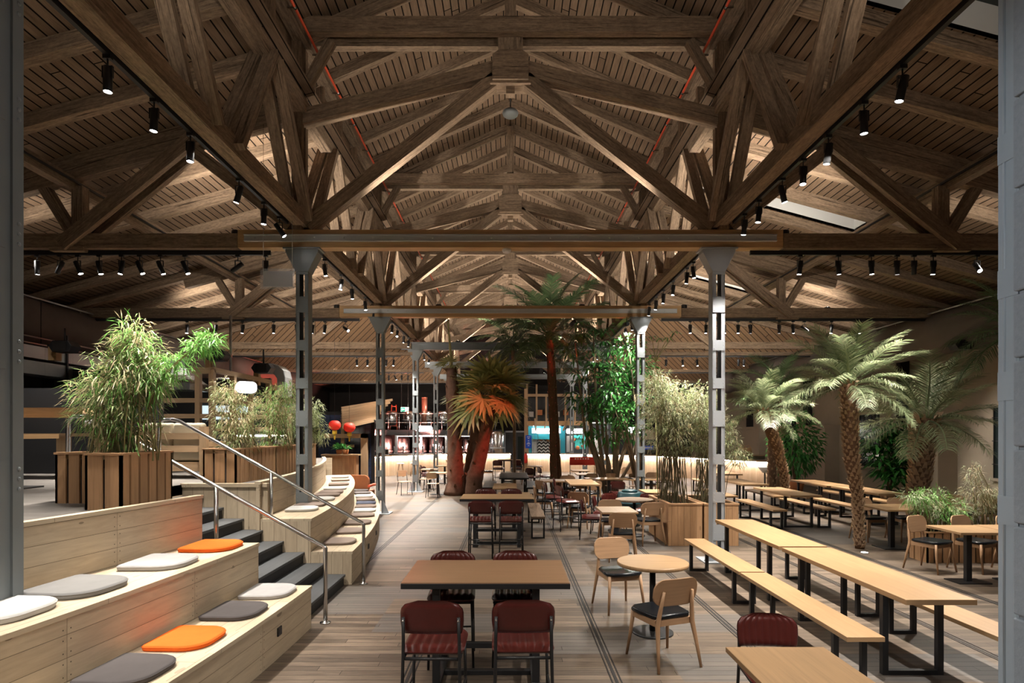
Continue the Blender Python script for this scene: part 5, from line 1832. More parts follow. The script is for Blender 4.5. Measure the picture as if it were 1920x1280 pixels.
# ------------------------------------------------------------------ broad leaved trees
def whorl(m, c, n, l, w, tone0, droop=.35):
    a0 = R2.uniform(0, 6.28)
    for i in range(n):
        a = a0 + 2 * pi * i / n
        d = Vector((cos(a), sin(a), R2.uniform(-.35, .1)))
        st = c + d * l * .25
        s = Vector((-sin(a), cos(a), 0))
        m.strip([st, st + d * l * .45, st + d * l - Vector((0, 0, l * droop))], [w * .35, w, w * .15], s, tone0 + R2.randint(0, 6))


def stems_part(t, stems, mat='bark', name='stem'):
    for pts, r0, r1 in stems:
        m = MB(); n = len(pts)
        m.tube(pts, [r0 + (r1 - r0) * i / (n - 1) for i in range(n)], 8); m.obj(name, M[mat], t, True)


t = thing('umbrella_tree', 'tall umbrella tree with many bare stems rising from one foot, right of the nave axis', 'tree', (3.35, 19.3, 0))
tops = [P(1078, 640, d=18.6), P(1112, 612, d=18.4), P(1122, 665, d=18.8), P(1100, 690, d=19.0), P(1150, 690, d=18.8), P(1165, 640, d=19.2), P(1185, 690, d=19.2), P(1098, 745, d=19.0), P(1135, 760, d=18.6), P(1160, 740, d=19), P(1105, 805, d=18.9), P(1140, 815, d=18.7)]
base = Vector((3.3, 19.3, 0))
st = []
for i, q in enumerate(tops):
    f = base + Vector((R2.uniform(-.15, .15), R2.uniform(-.15, .15), 0))
    mid = f.lerp(q, .45) + Vector(((q.x - f.x) * .22, 0, -.1))
    st.append(([f, f.lerp(mid, .5) + Vector((R2.uniform(-.05, .05), 0, .1)), mid, mid.lerp(q, .5), q], .075, .02))
st += [([base, base + Vector((.75, .2, 1.2)), base + Vector((1.0, .2, 2.4))], .07, .03), ([base, base + Vector((.4, -.1, 1.4)), base + Vector((.95, 0, 2.6))], .06, .025), ([base, base + Vector((-.3, -.1, 1.0)), base + Vector((-.75, 0, 2.2))], .06, .025)]
stems_part(t, st)
m = Leaves()
for q in tops[:10]:
    for k in range(15):
        c = q + Vector((R2.uniform(-.5, .5), R2.uniform(-.45, .45), R2.uniform(-.45, .25)))
        whorl(m, c, R2.randint(7, 9), R2.uniform(.26, .36), .075, R2.randint(0, 30))
m.obj('foliage', M['umbrella'], t, True)
m = Leaves()
for q in tops[6:]:
    for k in range(95):
        v = rdir(R2); c = q + Vector((v.x * .5, v.y * .45, v.z * .45)) * R2.random() ** .4
        m.leaf(c, v + Vector((0, 0, -.4)) + rdir(R2) * .5, R2.uniform(.14, .22), .075, R2.randint(0, 40), .25)
m.obj('lower_foliage', M['broad'], t, True)

t = thing('fig_tree', 'glossy green tree between the umbrella tree and the bamboo planter', 'tree', (4.1, 18.6, 0))
f = Vector((4.1, 18.6, 0))
tops = [P(1150, 700, d=18), P(1180, 655, d=18), P(1165, 775, d=17.6), P(1190, 740, d=17.8), P(1205, 690, d=18.2), P(1185, 800, d=17.8), P(1145, 740, d=17.7)]
stems_part(t, [([f, f.lerp(q, .5) + Vector((.1, 0, -.1)), q], .06, .015) for q in tops])
m = Leaves()
for q in tops:
    for k in range(130):
        v = rdir(R2); c = q + Vector((v.x * .5, v.y * .5, v.z * .45)) * R2.random() ** .4
        m.leaf(c, v + Vector((0, 0, -.35)) + rdir(R2) * .6, R2.uniform(.13, .2), .07, R2.randint(0, 40), .25)
m.obj('foliage', M['broad'], t, True)
t = thing('leggy_plant', 'thin stalks with tiny leaf tufts sticking up above the bamboo', 'plant', (4.0, 15.9, 0))
top = P(1229, 678, d=15.9)
st = [([Vector((4.0, 15.9, 0)), Vector((3.95, 15.9, 2.0)), top], .02, .015)]
ends = [P(1207, 640, d=15.9), P(1222, 630, d=15.9), P(1236, 634, d=15.9), P(1252, 632, d=15.9), P(1266, 622, d=15.9)]
for e in ends: st.append(([top, e], .012, .006))
stems_part(t, st, 'stalk')
m = Leaves()
for e in ends: whorl(m, e, 7, .16, .035, 3)
m.obj('foliage', M['broad'], t, True)


def shrub(label, base, c, rd, n, l, w, mat, pot=None, who=False):
    t = thing('potted_shrub', label, 'plant', tuple(base), 0)
    b = Vector(base)
    st = [([b + Vector((0, 0, .3)), b.lerp(Vector(c), .6) + Vector((R2.uniform(-.2, .2), 0, 0)), Vector(c) + Vector((R2.uniform(-.5, .5) * rd[0], R2.uniform(-.5, .5) * rd[1], rd[2] * R2.uniform(-.2, .7)))], .03, .008) for _ in range(7)]
    stems_part(t, st)
    m = Leaves()
    for k in range(n):
        v = rdir(R2) * R2.random() ** .35
        p = Vector((c[0] + v.x * rd[0], c[1] + v.y * rd[1], c[2] + v.z * rd[2]))
        if who: whorl(m, p, 8, l, w, R2.randint(0, 30))
        else: m.leaf(p, v + Vector((0, 0, -.4)) + rdir(R2) * .5, l * R2.uniform(.7, 1.2), w, R2.randint(0, 40), .25)
    m.obj('foliage', M[mat], t, True, kind='stuff')
    if pot:
        r, h, pm = pot
        m = MB(); m.lathe([(r * .75, 0), (r, h), (r * .9, h), (r * .85, h - .06)], tuple(base), 24); m.obj('pot', M[pm], t, True)
    return t


shrub('big glossy green shrub against the right wall behind the bent palm', (10.0, 20.6, 0), (10.0, 20.6, 1.75), (.95, .7, 1.15), 900, .22, .10, 'broad', (.3, .42, 'terra'))
shrub('umbrella plant with long drooping leaves against the right wall by the barred window', (11.2, 17.3, 0), (11.2, 17.3, 1.6), (.62, .5, 1.05), 95, .34, .10, 'broad', (.28, .4, 'plantoak'), True)
# ================================================================== bar, brewery, stalls
def bar(label, pts, H=1.0):
    t = thing('bar_counter', label, 'bar', (pts[0][0], pts[0][1], 0), 0, 'lit bar counters')
    fine = []
    for i in range(len(pts) - 1):
        a, b = Vector((*pts[i], 0)), Vector((*pts[i + 1], 0))
        for k in range(4): fine.append(a.lerp(b, k / 4))
    fine.append(Vector((*pts[-1], 0)))
    nr = []
    for i in range(len(fine)):
        d = (fine[min(i + 1, len(fine) - 1)] - fine[max(i - 1, 0)]).normalized()
        nr.append(Vector((d.y, -d.x, 0)))      # towards the hall for points running left to right
    def sweep(prof, name, mat, kind=None):
        m = MB(); n = len(prof); V, F, U = [], [], []; s = 0; S = []
        for i, p in enumerate(fine):
            if i: s += (fine[i] - fine[i - 1]).length
            S.append(s)
            for o, z in prof: V.append(p + nr[i] * o + Vector((0, 0, z)))
        for i in range(len(fine) - 1):
            for k in range(n):
                k2 = (k + 1) % n
                F.append((i * n + k, i * n + k2, (i + 1) * n + k2, (i + 1) * n + k))
                U.append([(prof[k][1], S[i]), (prof[k2][1], S[i]), (prof[k2][1], S[i + 1]), (prof[k][1], S[i + 1])])
        F += [list(range(n))[::-1], [(len(fine) - 1) * n + k for k in range(n)]]
        U += [[(V[k][2], V[k][0]) for k in f] for f in F[-2:]]
        m.add(V, F, U)
        return m.obj(name, M[mat], t, True)
    sweep([(0, 0), (0, H - .045), (-.5, H - .045), (-.5, 0)], 'front_boards', 'barboards')
    sweep([(.16, H - .045), (.16, H), (-.55, H), (-.55, H - .045)], 'counter_top', 'oak')
    sweep([(.13, H - .066), (.13, H - .046), (.09, H - .046), (.09, H - .066)], 'led_strip', 'led')
    return t


M['barboards'] = planks('bar_boards', (.50, .34, .21), (.62, .47, .33), .11, 1.2, .005, .55, grain=8, contrast=.25, gapdark=.4)
bar('left bar counter with glowing front and vertical pine boards', [(-7.0, 27.6), (-6.3, 28.7), (-5.4, 29.6), (-4.3, 30.9), (-3.1, 31.8), (-1.6, 32.3), (0, 32.5)])
bar('right bar counter with glowing front curving towards the right wall', [(.95, 32.3), (3, 31.9), (5.2, 30.8), (7.2, 29.4), (8.4, 27.4), (9.5, 24.9), (10.3, 23.0)])
bar('short left end of the bar with glowing front beside the timber portal', [(-7.95, 26.2), (-7.25, 26.9)], .98)

# things on the bar
def onbar(name, label, cat, px, py, d, fn):
    p = P(px, py, d=d)
    t = thing(name, label, cat, tuple(p))
    fn(t, p)
    return t
def frame_(t, p):
    m = MB(); m.box((p.x, p.y, p.z + .16), (.24, .02, .32)); m.obj('frame', M['white'], t, True)
    m = MB(); m.box((p.x, p.y - .012, p.z + .16), (.17, .006, .24)); m.obj('picture', M['dark'], t, True)
onbar('photo_frame', 'small white framed board standing on the left bar', 'frame', 725, 853, 29.3, frame_)
def pot_(n):
    def f(t, p):
        m = MB(); m.lathe([(.07, 0), (.1, .16), (.09, .16)], tuple(p), 16); m.obj('pot', M['terra'], t, True)
        m = Leaves()
        for i in range(n):
            v = rdir(R2); v.z = abs(v.z) * .8 + .2
            m.leaf(p + Vector((0, 0, .16)) + v * .05, v, R2.uniform(.15, .3), .05, R2.randint(0, 30), .3)
        m.obj('leaves', M['broad'], t, True)
    return f
onbar('potted_plant', 'bushy green potted plant at the left bar corner', 'plant', 672, 856, 27.6, pot_(90))
shelf_y = 17.8
t = thing('service_shelf', 'light wood shelf carrying small plants behind the end of the curved seating', 'shelf', (-5.1, shelf_y, 0))
m = MB(); m.bx(-5.75, -4.62, shelf_y, shelf_y + .4, 1.42, 1.46); m.obj('shelf_board', M['frame'], t, True)
m = MB(); m.bx(-5.7, -4.7, shelf_y + .1, shelf_y + .38, .0, 1.42); m.obj('cabinet', M['plantoak'], t, True)
def pot2(label, px, py, n):
    onbar('potted_plant', label, 'plant', px, py, shelf_y + .18, pot_(n))
pot2('fern like plant in a terracotta pot on the light shelf', 636, 852.5, 80)
pot2('little upright plant beside the terracotta pot on the light shelf', 648, 852.5, 30)
t = thing('timber_portal', 'light timber portal frame round the navy tiled niche', 'frame', (-5.1, 18.6, 0))
for (a, b, c, d) in ((-4.72, -4.52, 1.0, 2.08), (-5.9, -4.52, 1.95, 2.08)):
    m = MB(); m.bx(a, b, 18.5, 18.65, c if b - a > .5 else .4, d); m.obj('timber', M['frame'], t, True)
m = MB(); m.bx(-5.6, -4.95, 18.5, 18.6, 1.66, 1.74); m.obj('cross_timber', M['frame'], t, True)
t = thing('tiled_counter_wall', 'navy blue tiled wall inside the timber portal', 'wall panel', (-5.2, 19.0, 0))
m = MB()
for i in range(9):
    for j in range(14):
        m.bx(-6.2 + i * .19, -6.2 + i * .19 + .18, 18.95, 18.99, .6 + j * .15, .6 + j * .15 + .14)
m.obj('tiles', M['tile'], t, True)
m = MB(); m.bx(-6.3, -4.4, 18.99, 19.05, .4, 2.8); m.obj('backing', M['dark'], t, True)

# red paper lanterns
def lantern(px, py, d, label):
    p = P(px, py, d=d)
    t = thing('paper_lantern', label, 'lantern', tuple(p), 0, 'red paper lanterns')
    m = MB(); r = .165; h = .14
    rings = []
    for i in range(9):
        a = -pi / 2 + pi * i / 8
        rr = max(.05, r * cos(a) * .75 + .05)
        rings.append((rr, h * sin(a)))
    m.lathe(rings, tuple(p), 20); m.obj('shade', M['lanternred'], t, True)
    m = MB(); m.cyl((p.x, p.y, p.z - .26), (p.x, p.y, p.z - .15), .07, n=12); m.obj('collar', M['yellow'], t, True)
    m = MB(); m.cyl((p.x, p.y, p.z - .42), (p.x, p.y, p.z - .26), .02, .03, n=8); m.obj('tassel', M['yellow'], t, True)
    m = MB(); m.cyl((p.x, p.y, p.z + .14), (p.x, p.y, 5.0), .004, n=5); m.obj('cord', M['black'], t, True)
M['lanternred'] = plain('red_paper', (.72, .03, .015), .6, 0, .3)
lantern(627.5, 797, 17.2, 'red paper lantern partly behind bamboo, left of the pair')
lantern(655, 801, 17.6, 'red paper lantern with yellow tassel, right of the pair')


def lightbox(label, px, py, d, w, h, rad, ink=8, rz=0.0, stand=0):
    p = P(px, py, d=d)
    t = thing('light_box_sign', label, 'sign', tuple(p), rz, 'white light box signs')
    m = MB(); b = m.prism(rrect(w, h, rad, 6), -.05, .05); m.xf(b, lambda q: Vector((q.x, -q.z, q.y))); m.obj('face', M['signlit'], t)
    m = MB(); b = m.prism(rrect(w + .04, h + .04, rad + .02, 6), -.07, -.03); m.xf(b, lambda q: Vector((q.x, -q.z, q.y))); m.obj('back_tray', M['black'], t)
    if stand:
        m = MB()
        for sx in (-1, 1): m.cyl((sx * w * .4, .05, -h / 2), (sx * w * .4, .05, stand - p.z), .012, n=6)
        m.obj('support_rods', M['black'], t)
    if ink:
        m = MB()
        x = -w * .3
        for i in range(ink):
            lw = R2.choice((.035, .05, .06)) * h / .35
            m.bx(x, x + lw, -.056, -.052, -h * .10, h * (.08 if i % 3 else .14)); x += lw + .025 * h / .35
            if x > w * .34: break
        m.obj('lettering', M['signink'], t)
    return t
lightbox('rounded white light box sign over the left bar beside the steel column', 795, 803.5, 30.0, .86, .29, .13, 8, 0, 1.0)
lightbox('white light box behind the red lanterns', 642, 800, 19.5, .34, .22, .05, 0, 0, .01)
lightbox('white light box on the timber frame above the terrace sofa', 462, 726, 13.0, .42, .25, .1, 0, .5, 1.39)
lightbox('long white light box sign above the chevron stall', 1022, 808, 33.2, 1.0, .29, .08, 12, 0, .02)
lightbox('long white light box sign above the turquoise stall', 1078, 808, 32.6, .95, .28, .08, 8, 0, .02)
lightbox('white light box sign half hidden by the tree stems on the right', 1192, 806, 31.0, .9, .3, .08, 8, 0, .02)

# brewery behind the left bar
t = thing('mezzanine', 'dark steel mezzanine of the brewery with a pipe railing', 'mezzanine', (-4.5, 34.5, 0))
m = MB(); m.bx(-12, -.5, 34.0, 40, 2.0, 2.3); m.obj('floor_edge', M['black'], t, True)
for i in range(17):
    x = -10.8 + i * .62
    m = MB(); m.tube([(x, 34.05, 2.1), (x, 34.05, 3.25)], .025, 6); m.obj('baluster', M['inox'], t, True)
for z in (2.72, 3.25):
    m = MB(); m.tube([(-11, 34.05, z), (-.6, 34.05, z)], .025, 6); m.obj('rail', M['inox'], t, True)
for i in range(8):
    x = -11 + i * 1.45
    m = MB(); m.bx(x - .06, x + .06, 34.1, 34.25, 0, 2.0); m.obj('post', M['inox'], t, True)
def tank(x, y, z0, z1, r, label, mat='inox'):
    t = thing('brewing_tank', label, 'tank', (x, y, z0), 0, 'brewing tanks behind the bar')
    m = MB(); h = z1 - z0
    m.lathe([(r * .25, .12 * h), (r, .25 * h), (r, .9 * h), (r * .7, .97 * h), (r * .2, h)], (x, y, z0), 24); m.obj('vessel', M[mat], t, True)
    m = MB()
    for a in range(3):
        an = a * 2.1 + .4
        m.cyl((x + r * .8 * cos(an), y + r * .8 * sin(an), z0), (x + r * .8 * cos(an), y + r * .8 * sin(an), z0 + .3 * h), .03, n=6)
    m.obj('legs', M['inox'], t, True)
    m = MB(); m.lathe([(r * 1.012, .5 * h), (r * 1.012, .54 * h)], (x, y, z0), 24, False); m.obj('band', M['galv'], t, True)
for i in range(9):
    tank(-9.6 + i * 1.02, 35.6, .0, 1.95, .42, 'steel tank below the mezzanine, %s from the left' % nm[i])
for i in range(8):
    tank(-9.4 + i * 1.05, 36.3, 2.3, 3.5, .42, 'steel tank on the mezzanine, %s from the left' % nm[i])
tank(-.75, 33.9, .2, 2.25, .42, 'big shining steel tank beside the grey door')
t = thing('copper_column', 'tall pink lit copper column rising from the mezzanine', 'tank', P(796, 790, d=36))
b = Vector(t['_base']); m = MB(); m.cyl((b.x, b.y, 2.3), (b.x, b.y, 4.3), .18, n=20); m.obj('shell', M['copper'], t, True)
m = MB(); m.lathe([(.185, 0), (.185, .05)], (b.x, b.y, 4.25), 20); m.obj('flange', M['copper'], t, True)
t = thing('step_ladder', 'orange step ladder on the mezzanine', 'ladder', P(738, 780, d=36))
b = Vector(t['_base'])
m = MB()
for s in (-1, 1): m.cyl((b.x + s * .22, b.y, 2.3), (b.x + s * .13, b.y + .1, 3.85), .03, n=6)
m.obj('rails', M['pipe'], t, True)
for i in range(5):
    m = MB(); z = 2.55 + i * .3; w = .22 - .018 * i * 1.1; m.box((b.x, b.y + .02 * i, z), (2 * w, .06, .03)); m.obj('rung', M['pipe'], t, True)
for i in range(10):
    x = -6.6 + i * .55
    t = thing('beer_tap', 'beer tap column on the left bar, %s from the left' % nm[i], 'tap', (x, 33.0, 1.0), 0, 'taps and gear on the left bar')
    m = MB(); m.cyl((x, 33.2, .95), (x, 33.2, 1.35), .05, n=8); m.obj('column', M['inox'] if i % 2 else M['black'], t, True)
    m = MB(); m.box((x, 33.15, 1.32), (.06, .12, .1)); m.obj('tap_head', M['black'], t, True)
t = thing('back_counter', 'dark counter behind the left bar with the taps on it', 'counter', (-4, 33.3, 0))
m = MB(); m.bx(-7.2, -1.3, 33.05, 33.45, 0, .95); m.obj('cabinet', M['darkgrey'], t, True)
m = MB(); m.bx(-7.25, -1.25, 33.0, 33.5, .93, .96); m.obj('top', M['inox'], t, True)

# red wash on the brewery and on the palm trunks from small red floodlights
def redlamp(loc, tgt, w, ang, label, col=(1, .10, .06)):
    t = thing('red_floodlight', label, 'floodlight', tuple(loc), 0, 'red floodlights')
    loc = Vector(loc); d = (Vector(tgt) - loc).normalized()
    m = MB(); m.cyl(loc - d * .16, loc, .05, .06, 12); m.obj('housing', M['black'], t, True)
    m = MB(); m.cyl(loc + d * .001, loc + d * .003, .05, n=12); m.obj('lens', M['lensred'], t, True)
    q = loc - d * .1; m = MB(); m.cyl(q, (q.x, q.y, 5.13 if loc.z > 4 else .01 if loc.z < 2.5 else .01), .012, n=6); m.obj('bracket' if loc.z > 4 else 'stand', M['black'], t, True)
    spot_light('red_beam', loc + d * .02, tgt, w, ang, .5, col, .06)
redlamp((1.6, 15.4, 4.95), (-1.35, 19.8, 2.1), 650, 28, 'small red floodlight under the second crossbeam aimed at the thick palms')
redlamp((3.0, 15.42, 4.95), (1.35, 19.5, 5.0), 260, 26, 'small red floodlight under the second crossbeam aimed at the tall palm')
redlamp((-4.5, 33.4, 1.9), (-6, 36.5, 3.6), 1500, 130, 'red floodlight under the mezzanine, left of the copper column', (1, .34, .28))
redlamp((-8.0, 33.4, 1.9), (-8.5, 36.5, 2.8), 1300, 130, 'red floodlight under the mezzanine at its far left', (1, .34, .28))
redlamp((-5.2, 33.6, 1.6), (-5.2, 36, 1.0), 700, 130, 'red floodlight low behind the left bar', (1, .34, .28))
redlamp((-8.5, 26.5, 3.0), (-10.5, 26.5, 4.6), 300, 110, 'red floodlight by the duct at the far left')
redlamp((-5.5, 31.5, 3.2), (-7, 27.5, 5.2), 260, 100, 'red floodlight aimed at the boarded gable')

# centre: grey door, stall fronts
dd = struct(empty('door_1', (.25, 35.4, 0)))
m = MB(); m.bx(-.3, .85, 35.4, 35.46, 0, 2.15); o = m.obj('leaf', M['darkgrey'], dd, True); o['kind'] = 'structure'
m = MB(); m.bx(-.38, -.3, 35.36, 35.48, 0, 2.25); m.bx(.85, .93, 35.36, 35.48, 0, 2.25); m.bx(-.38, .93, 35.36, 35.48, 2.15, 2.25); o = m.obj('door_frame', M['steellight'], dd, True); o['kind'] = 'structure'
m = MB(); m.bx(.45, .75, 35.39, 35.4, .3, 1.9); o = m.obj('pane', M['glassdark'], dd, True); o['kind'] = 'structure'
m = MB(); m.bx(-12.4, 12.4, 40.2, 40.3, 0, 4.9); struct(m.obj('wall_brewery_back', M['dark']))
t = thing('fire_extinguisher', 'red fire extinguisher on the post right of the grey door', 'extinguisher', P(986, 858, d=32.9))
b = Vector(t['_base']); m = MB(); m.lathe([(.05, -.3), (.09, -.27), (.09, .15), (.04, .25)], tuple(b), 14); m.obj('cylinder', M['red'], t, True)
m = MB(); m.box((b.x, b.y, b.z + .28), (.08, .05, .08)); m.obj('valve', M['black'], t, True)
t = thing('blue_board', 'blue menu board with white lines on the post of the chevron stall', 'sign', P(991, 828, d=32.6))
b = Vector(t['_base']); m = MB(); m.bx(b.x - .17, b.x + .17, b.y, b.y + .02, b.z - .36, b.z + .36); m.obj('board', M['blue'], t, True)
m = MB(); m.cyl((b.x, b.y + .04, 0), (b.x, b.y + .04, b.z + .3), .02, n=8); m.obj('stand', M['steel'], t, True)
m = MB()
for zz, w in ((.26, .09), (.17, .05), (.04, .04), (-.06, .06), (-.13, .1), (-.23, .05)): m.bx(b.x - w, b.x + w, b.y - .006, b.y, b.z + zz, b.z + zz + .03)
m.obj('lettering', M['white'], t, True)
t = thing('stall_post', 'light timber post left of the chevron stall', 'post', (.85, 33, 0))
m = MB(); m.bx(.78, .93, 32.95, 33.1, 0, 4.6); m.obj('timber', M['frame'], t, True)

t = thing('food_stall', 'teal framed food stall with black and white chevron wall', 'stall', (2.0, 34.5, 0))
m = MB(); m.bx(1.05, 1.25, 34.3, 34.5, 0, 2.5); m.bx(2.95, 3.2, 34.3, 34.5, 0, 2.5); m.bx(1.25, 2.95, 34.32, 34.48, 1.75, 2.5); m.obj('teal_frame', M['tealwall'], t, True)
m = MB(); m.bx(1.1, 3.1, 35.6, 35.7, 0, 2.6); m.obj('back_panel', M['galv'], t, True)
# chevron wall: white panel with dark zigzag bands
m = MB(); m.bx(1.6, 2.6, 34.9, 34.94, .7, 1.75); m.obj('white_panel', M['white'], t, True)
m = MB()
for j in range(6):
    z = .66 + j * .19
    for i in range(8):
        x0 = 1.6 + i * .125; x1 = x0 + .125
        za, zb_ = (z, z + .10) if i % 2 == 0 else (z + .10, z)
        za2, zb2 = za + .095, zb_ + .095
        if max(za2, zb2) > 1.86: continue
        m.add([(x0, 34.893, za), (x1, 34.893, zb_), (x1, 34.893, zb2), (x0, 34.893, za2)], [(0, 1, 2, 3)])
m.obj('chevron_bands', M['black'], t, True)
for (x, z) in ((1.78, 1.80), (2.25, 1.74)):
    m = MB(); m.ball((x, 34.6, z), (.17, .17, .16), 14, 8); m.obj('basket_lamp', M['chairoak'], t, True)
m = MB(); m.bx(1.3, 1.55, 34.9, 35.0, .95, 1.6); m.obj('shelf_unit', M['white'], t, True)
m = MB(); m.bx(1.25, 2.95, 34.30, 34.40, 2.1, 2.4); m.obj('lit_header', M['litpanel'] if 'litpanel' in M else M['signlit'], t, True)

t = thing('food_stall', 'dark food stall with turquoise graphic panel', 'stall', (4.2, 34.5, 0))
m = MB(); m.bx(3.25, 6.2, 35.4, 35.5, 0, 2.8); m.obj('back_panel', M['darkgrey'], t, True)
m = MB(); b_ = m.prism(rrect(.95, .42, .1, 4), -.01, .01); m.xf(b_, lambda q: Vector((4.0 + q.x, 34.5 - q.z, 1.78 + q.y))); b_ = m.prism(rrect(.7, .5, .12, 4), -.01, .01); m.xf(b_, lambda q: Vector((4.15 + q.x, 34.52 - q.z, 1.42 + q.y))); m.obj('turquoise_graphic', M['turq'], t, True)
m = MB()
for (x, z, r) in ((3.75, 1.72, .10), (4.45, 1.75, .07), (3.95, 1.25, .12), (4.2, 1.35, .06)): m.ball((x, 34.46, z), (r, .03, r), 10, 6)
m.obj('orange_dots', M['terra'], t, True)
m = MB()
for i in range(5): m.bx(3.7 + i * .12, 3.76 + i * .12, 34.44, 34.46, 1.72, 1.80 + .03 * (i % 2))
m.obj('lettering', M['black'], t, True)
for (x, w, z0, z1, mt) in ((3.3, .36, 1.0, 1.95, 'paper'), (4.85, .42, 1.0, 1.95, 'paper'), (6.0, .4, 1.1, 1.9, 'yellow')):
    m = MB(); m.bx(x, x + w, 34.4, 34.42, z0, z1); m.obj('menu_panel', M[mt], t, True)
t = thing('food_stall', 'black fronted food stall behind the tree stems on the right', 'stall', (6.5, 33, 0))
m = MB(); m.bx(5.6, 8.2, 32.6, 32.7, 1.0, 1.75); m.obj('dark_front', M['black'], t, True)
m = MB(); m.bx(5.6, 8.2, 32.55, 32.65, 1.75, 2.25); m.obj('fascia', M['plaster'], t, True)
t = thing('blue_sign', 'blue sign with white letters behind the bamboo leaves', 'sign', P(1214, 839, d=30.4))
b = Vector(t['_base']); m = MB(); m.bx(b.x - .3, b.x + .3, b.y, b.y + .02, b.z - .1, b.z + .1); m.obj('board', M['blue'], t, True)
m = MB()
for i in range(6): m.bx(b.x - .22 + i * .08, b.x - .17 + i * .08, b.y - .006, b.y, b.z - .04, b.z + .04)
m.obj('lettering', M['white'], t, True)
m = MB(); m.cyl((b.x, b.y + .03, 1.0), (b.x, b.y + .03, b.z), .012, n=6); m.obj('stand', M['black'], t, True)

# timber windowed gallery above the stalls
t = thing('timber_gallery', 'light timber window frame gallery above the food stalls', 'gallery', (2.3, 33.6, 2.5))
m = MB(); m.bx(.95, 4.6, 33.5, 33.75, 2.55, 2.8); m.obj('floor_beam', M['newbeam'], t, True)
m = MB(); m.bx(.95, 4.6, 33.55, 33.7, 4.2, 4.35); m.obj('head_beam', M['frame'], t, True)
for x in (.95, 1.5, 2.05, 2.6, 3.15, 3.7, 4.25, 4.6):
    m = MB(); m.bx(x - .05, x + .05, 33.56, 33.68, 2.8, 4.9 if x < 1.6 else 4.2); m.obj('mullion', M['frame'], t, True)
for (x0, x1) in ((1.45, 1.4), (1.9, 2.1), (3.0, 3.35)):
    m = MB(); m.beam((x0, 33.4, 2.25), (x1, 33.4, 2.95), .09, .09); m.obj('raking_prop', M['frame'], t, True)
m = MB(); m.bx(4.5, 4.65, 33.55, 33.7, 0, 2.55); m.bx(.94, 1.02, 33.5, 33.7, 0, 2.55); m.obj('support_posts', M['frame'], t, True)
m = MB(); m.bx(1.0, 4.6, 34.2, 34.25, 2.8, 4.3); m.obj('back_wall', M['darkgrey'], t, True)
for i in range(6):
    x = 1.2 + i * .5
    m = MB(); m.box((x, 33.95, 3.2 + .1 * (i % 3)), (.28, .2, .3)); m.obj('stored_box', M[('paper', 'terra', 'darkgrey')[i % 3]], t, True)
# work lights of the stalls and the bar (hidden tubes over the work tops)
def tube_light(label, x0, x1, y, z, w):
    t = thing('work_light', label, 'lamp', ((x0 + x1) / 2, y, z), 0, 'work lights over the stalls')
    m = MB()
    for xx in (x0 + .03, x1 - .03): m.cyl((xx, y, 0), (xx, y, z), .012, n=6)
    m.obj('stand', M['steel'], t, True)
    m = MB(); m.bx(x0, x1, y - .04, y + .04, z, z + .05); m.obj('housing', M['white'], t, True)
    m = MB(); m.bx(x0 + .02, x1 - .02, y - .03, y + .03, z - .008, z); m.obj('tube', M['litshelf'], t, True)
    ld = bpy.data.lights.new('work_light_beam', 'AREA'); ld.shape = 'RECTANGLE'; ld.size = x1 - x0; ld.size_y = .06; ld.energy = w; ld.color = (1, .95, .9)
    o = bpy.data.objects.new('work_light_beam', ld); COL.objects.link(o); o.location = ((x0 + x1) / 2, y, z - .012)
tube_light('strip work light over the chevron stall counter', 1.3, 2.9, 34.1, 2.6, 22)
tube_light('strip work light over the turquoise stall counter', 3.4, 6.0, 34.0, 2.7, 30)
tube_light('strip work light over the left bar work top', -6.5, -1.6, 33.6, 1.93, 90)

# far right end of the bar
t = thing('back_shelf', 'light wooden shelf with baskets at the right end of the bar', 'shelf', (10.6, 26, 0))
m = MB(); m.bx(9.9, 11.3, 25.6, 26.1, 1.10, 1.15); m.obj('shelf_board', M['frame'], t, True)
m = MB(); m.bx(9.9, 11.3, 26.05, 26.1, 0, 1.10); m.obj('back_panel', M['white'], t, True)
for i, x in enumerate((10.2, 10.45)):
    tb = thing('basket', 'brown basket on the light shelf at the right end of the bar, %s one' % ('left' if i == 0 else 'right'), 'basket', (x, 25.8, 1.15))
    m = MB(); m.lathe([(.12, 0), (.17, .15), (.13, .32), (.12, .30)], (x, 25.8, 1.15), 16); m.obj('body', M['cedar'], tb, True)
    m = MB(); m.tube([(x + .12 * cos(a * pi / 6), 25.8, 1.47 + .1 * sin(a * pi / 6)) for a in range(7)], .012, 6); m.obj('handle', M['cedar'], tb, True)
t = thing('grill_bin', 'white round bowl on a black stand by the right end of the bar', 'bowl', P(1434, 876, d=22.4))
b = Vector(t['_base']); m = MB(); m.lathe([(.08, -.2), (.25, 0), (.25, .03), (.2, .03)], tuple(b), 20); m.obj('bowl', M['white'], t, True)
m = MB(); m.cyl((b.x, b.y, 0), (b.x, b.y, b.z - .19), .03, n=8); m.lathe([(.22, 0), (.22, .02)], (b.x, b.y, 0), 16); m.obj('stand', M['black'], t, True)

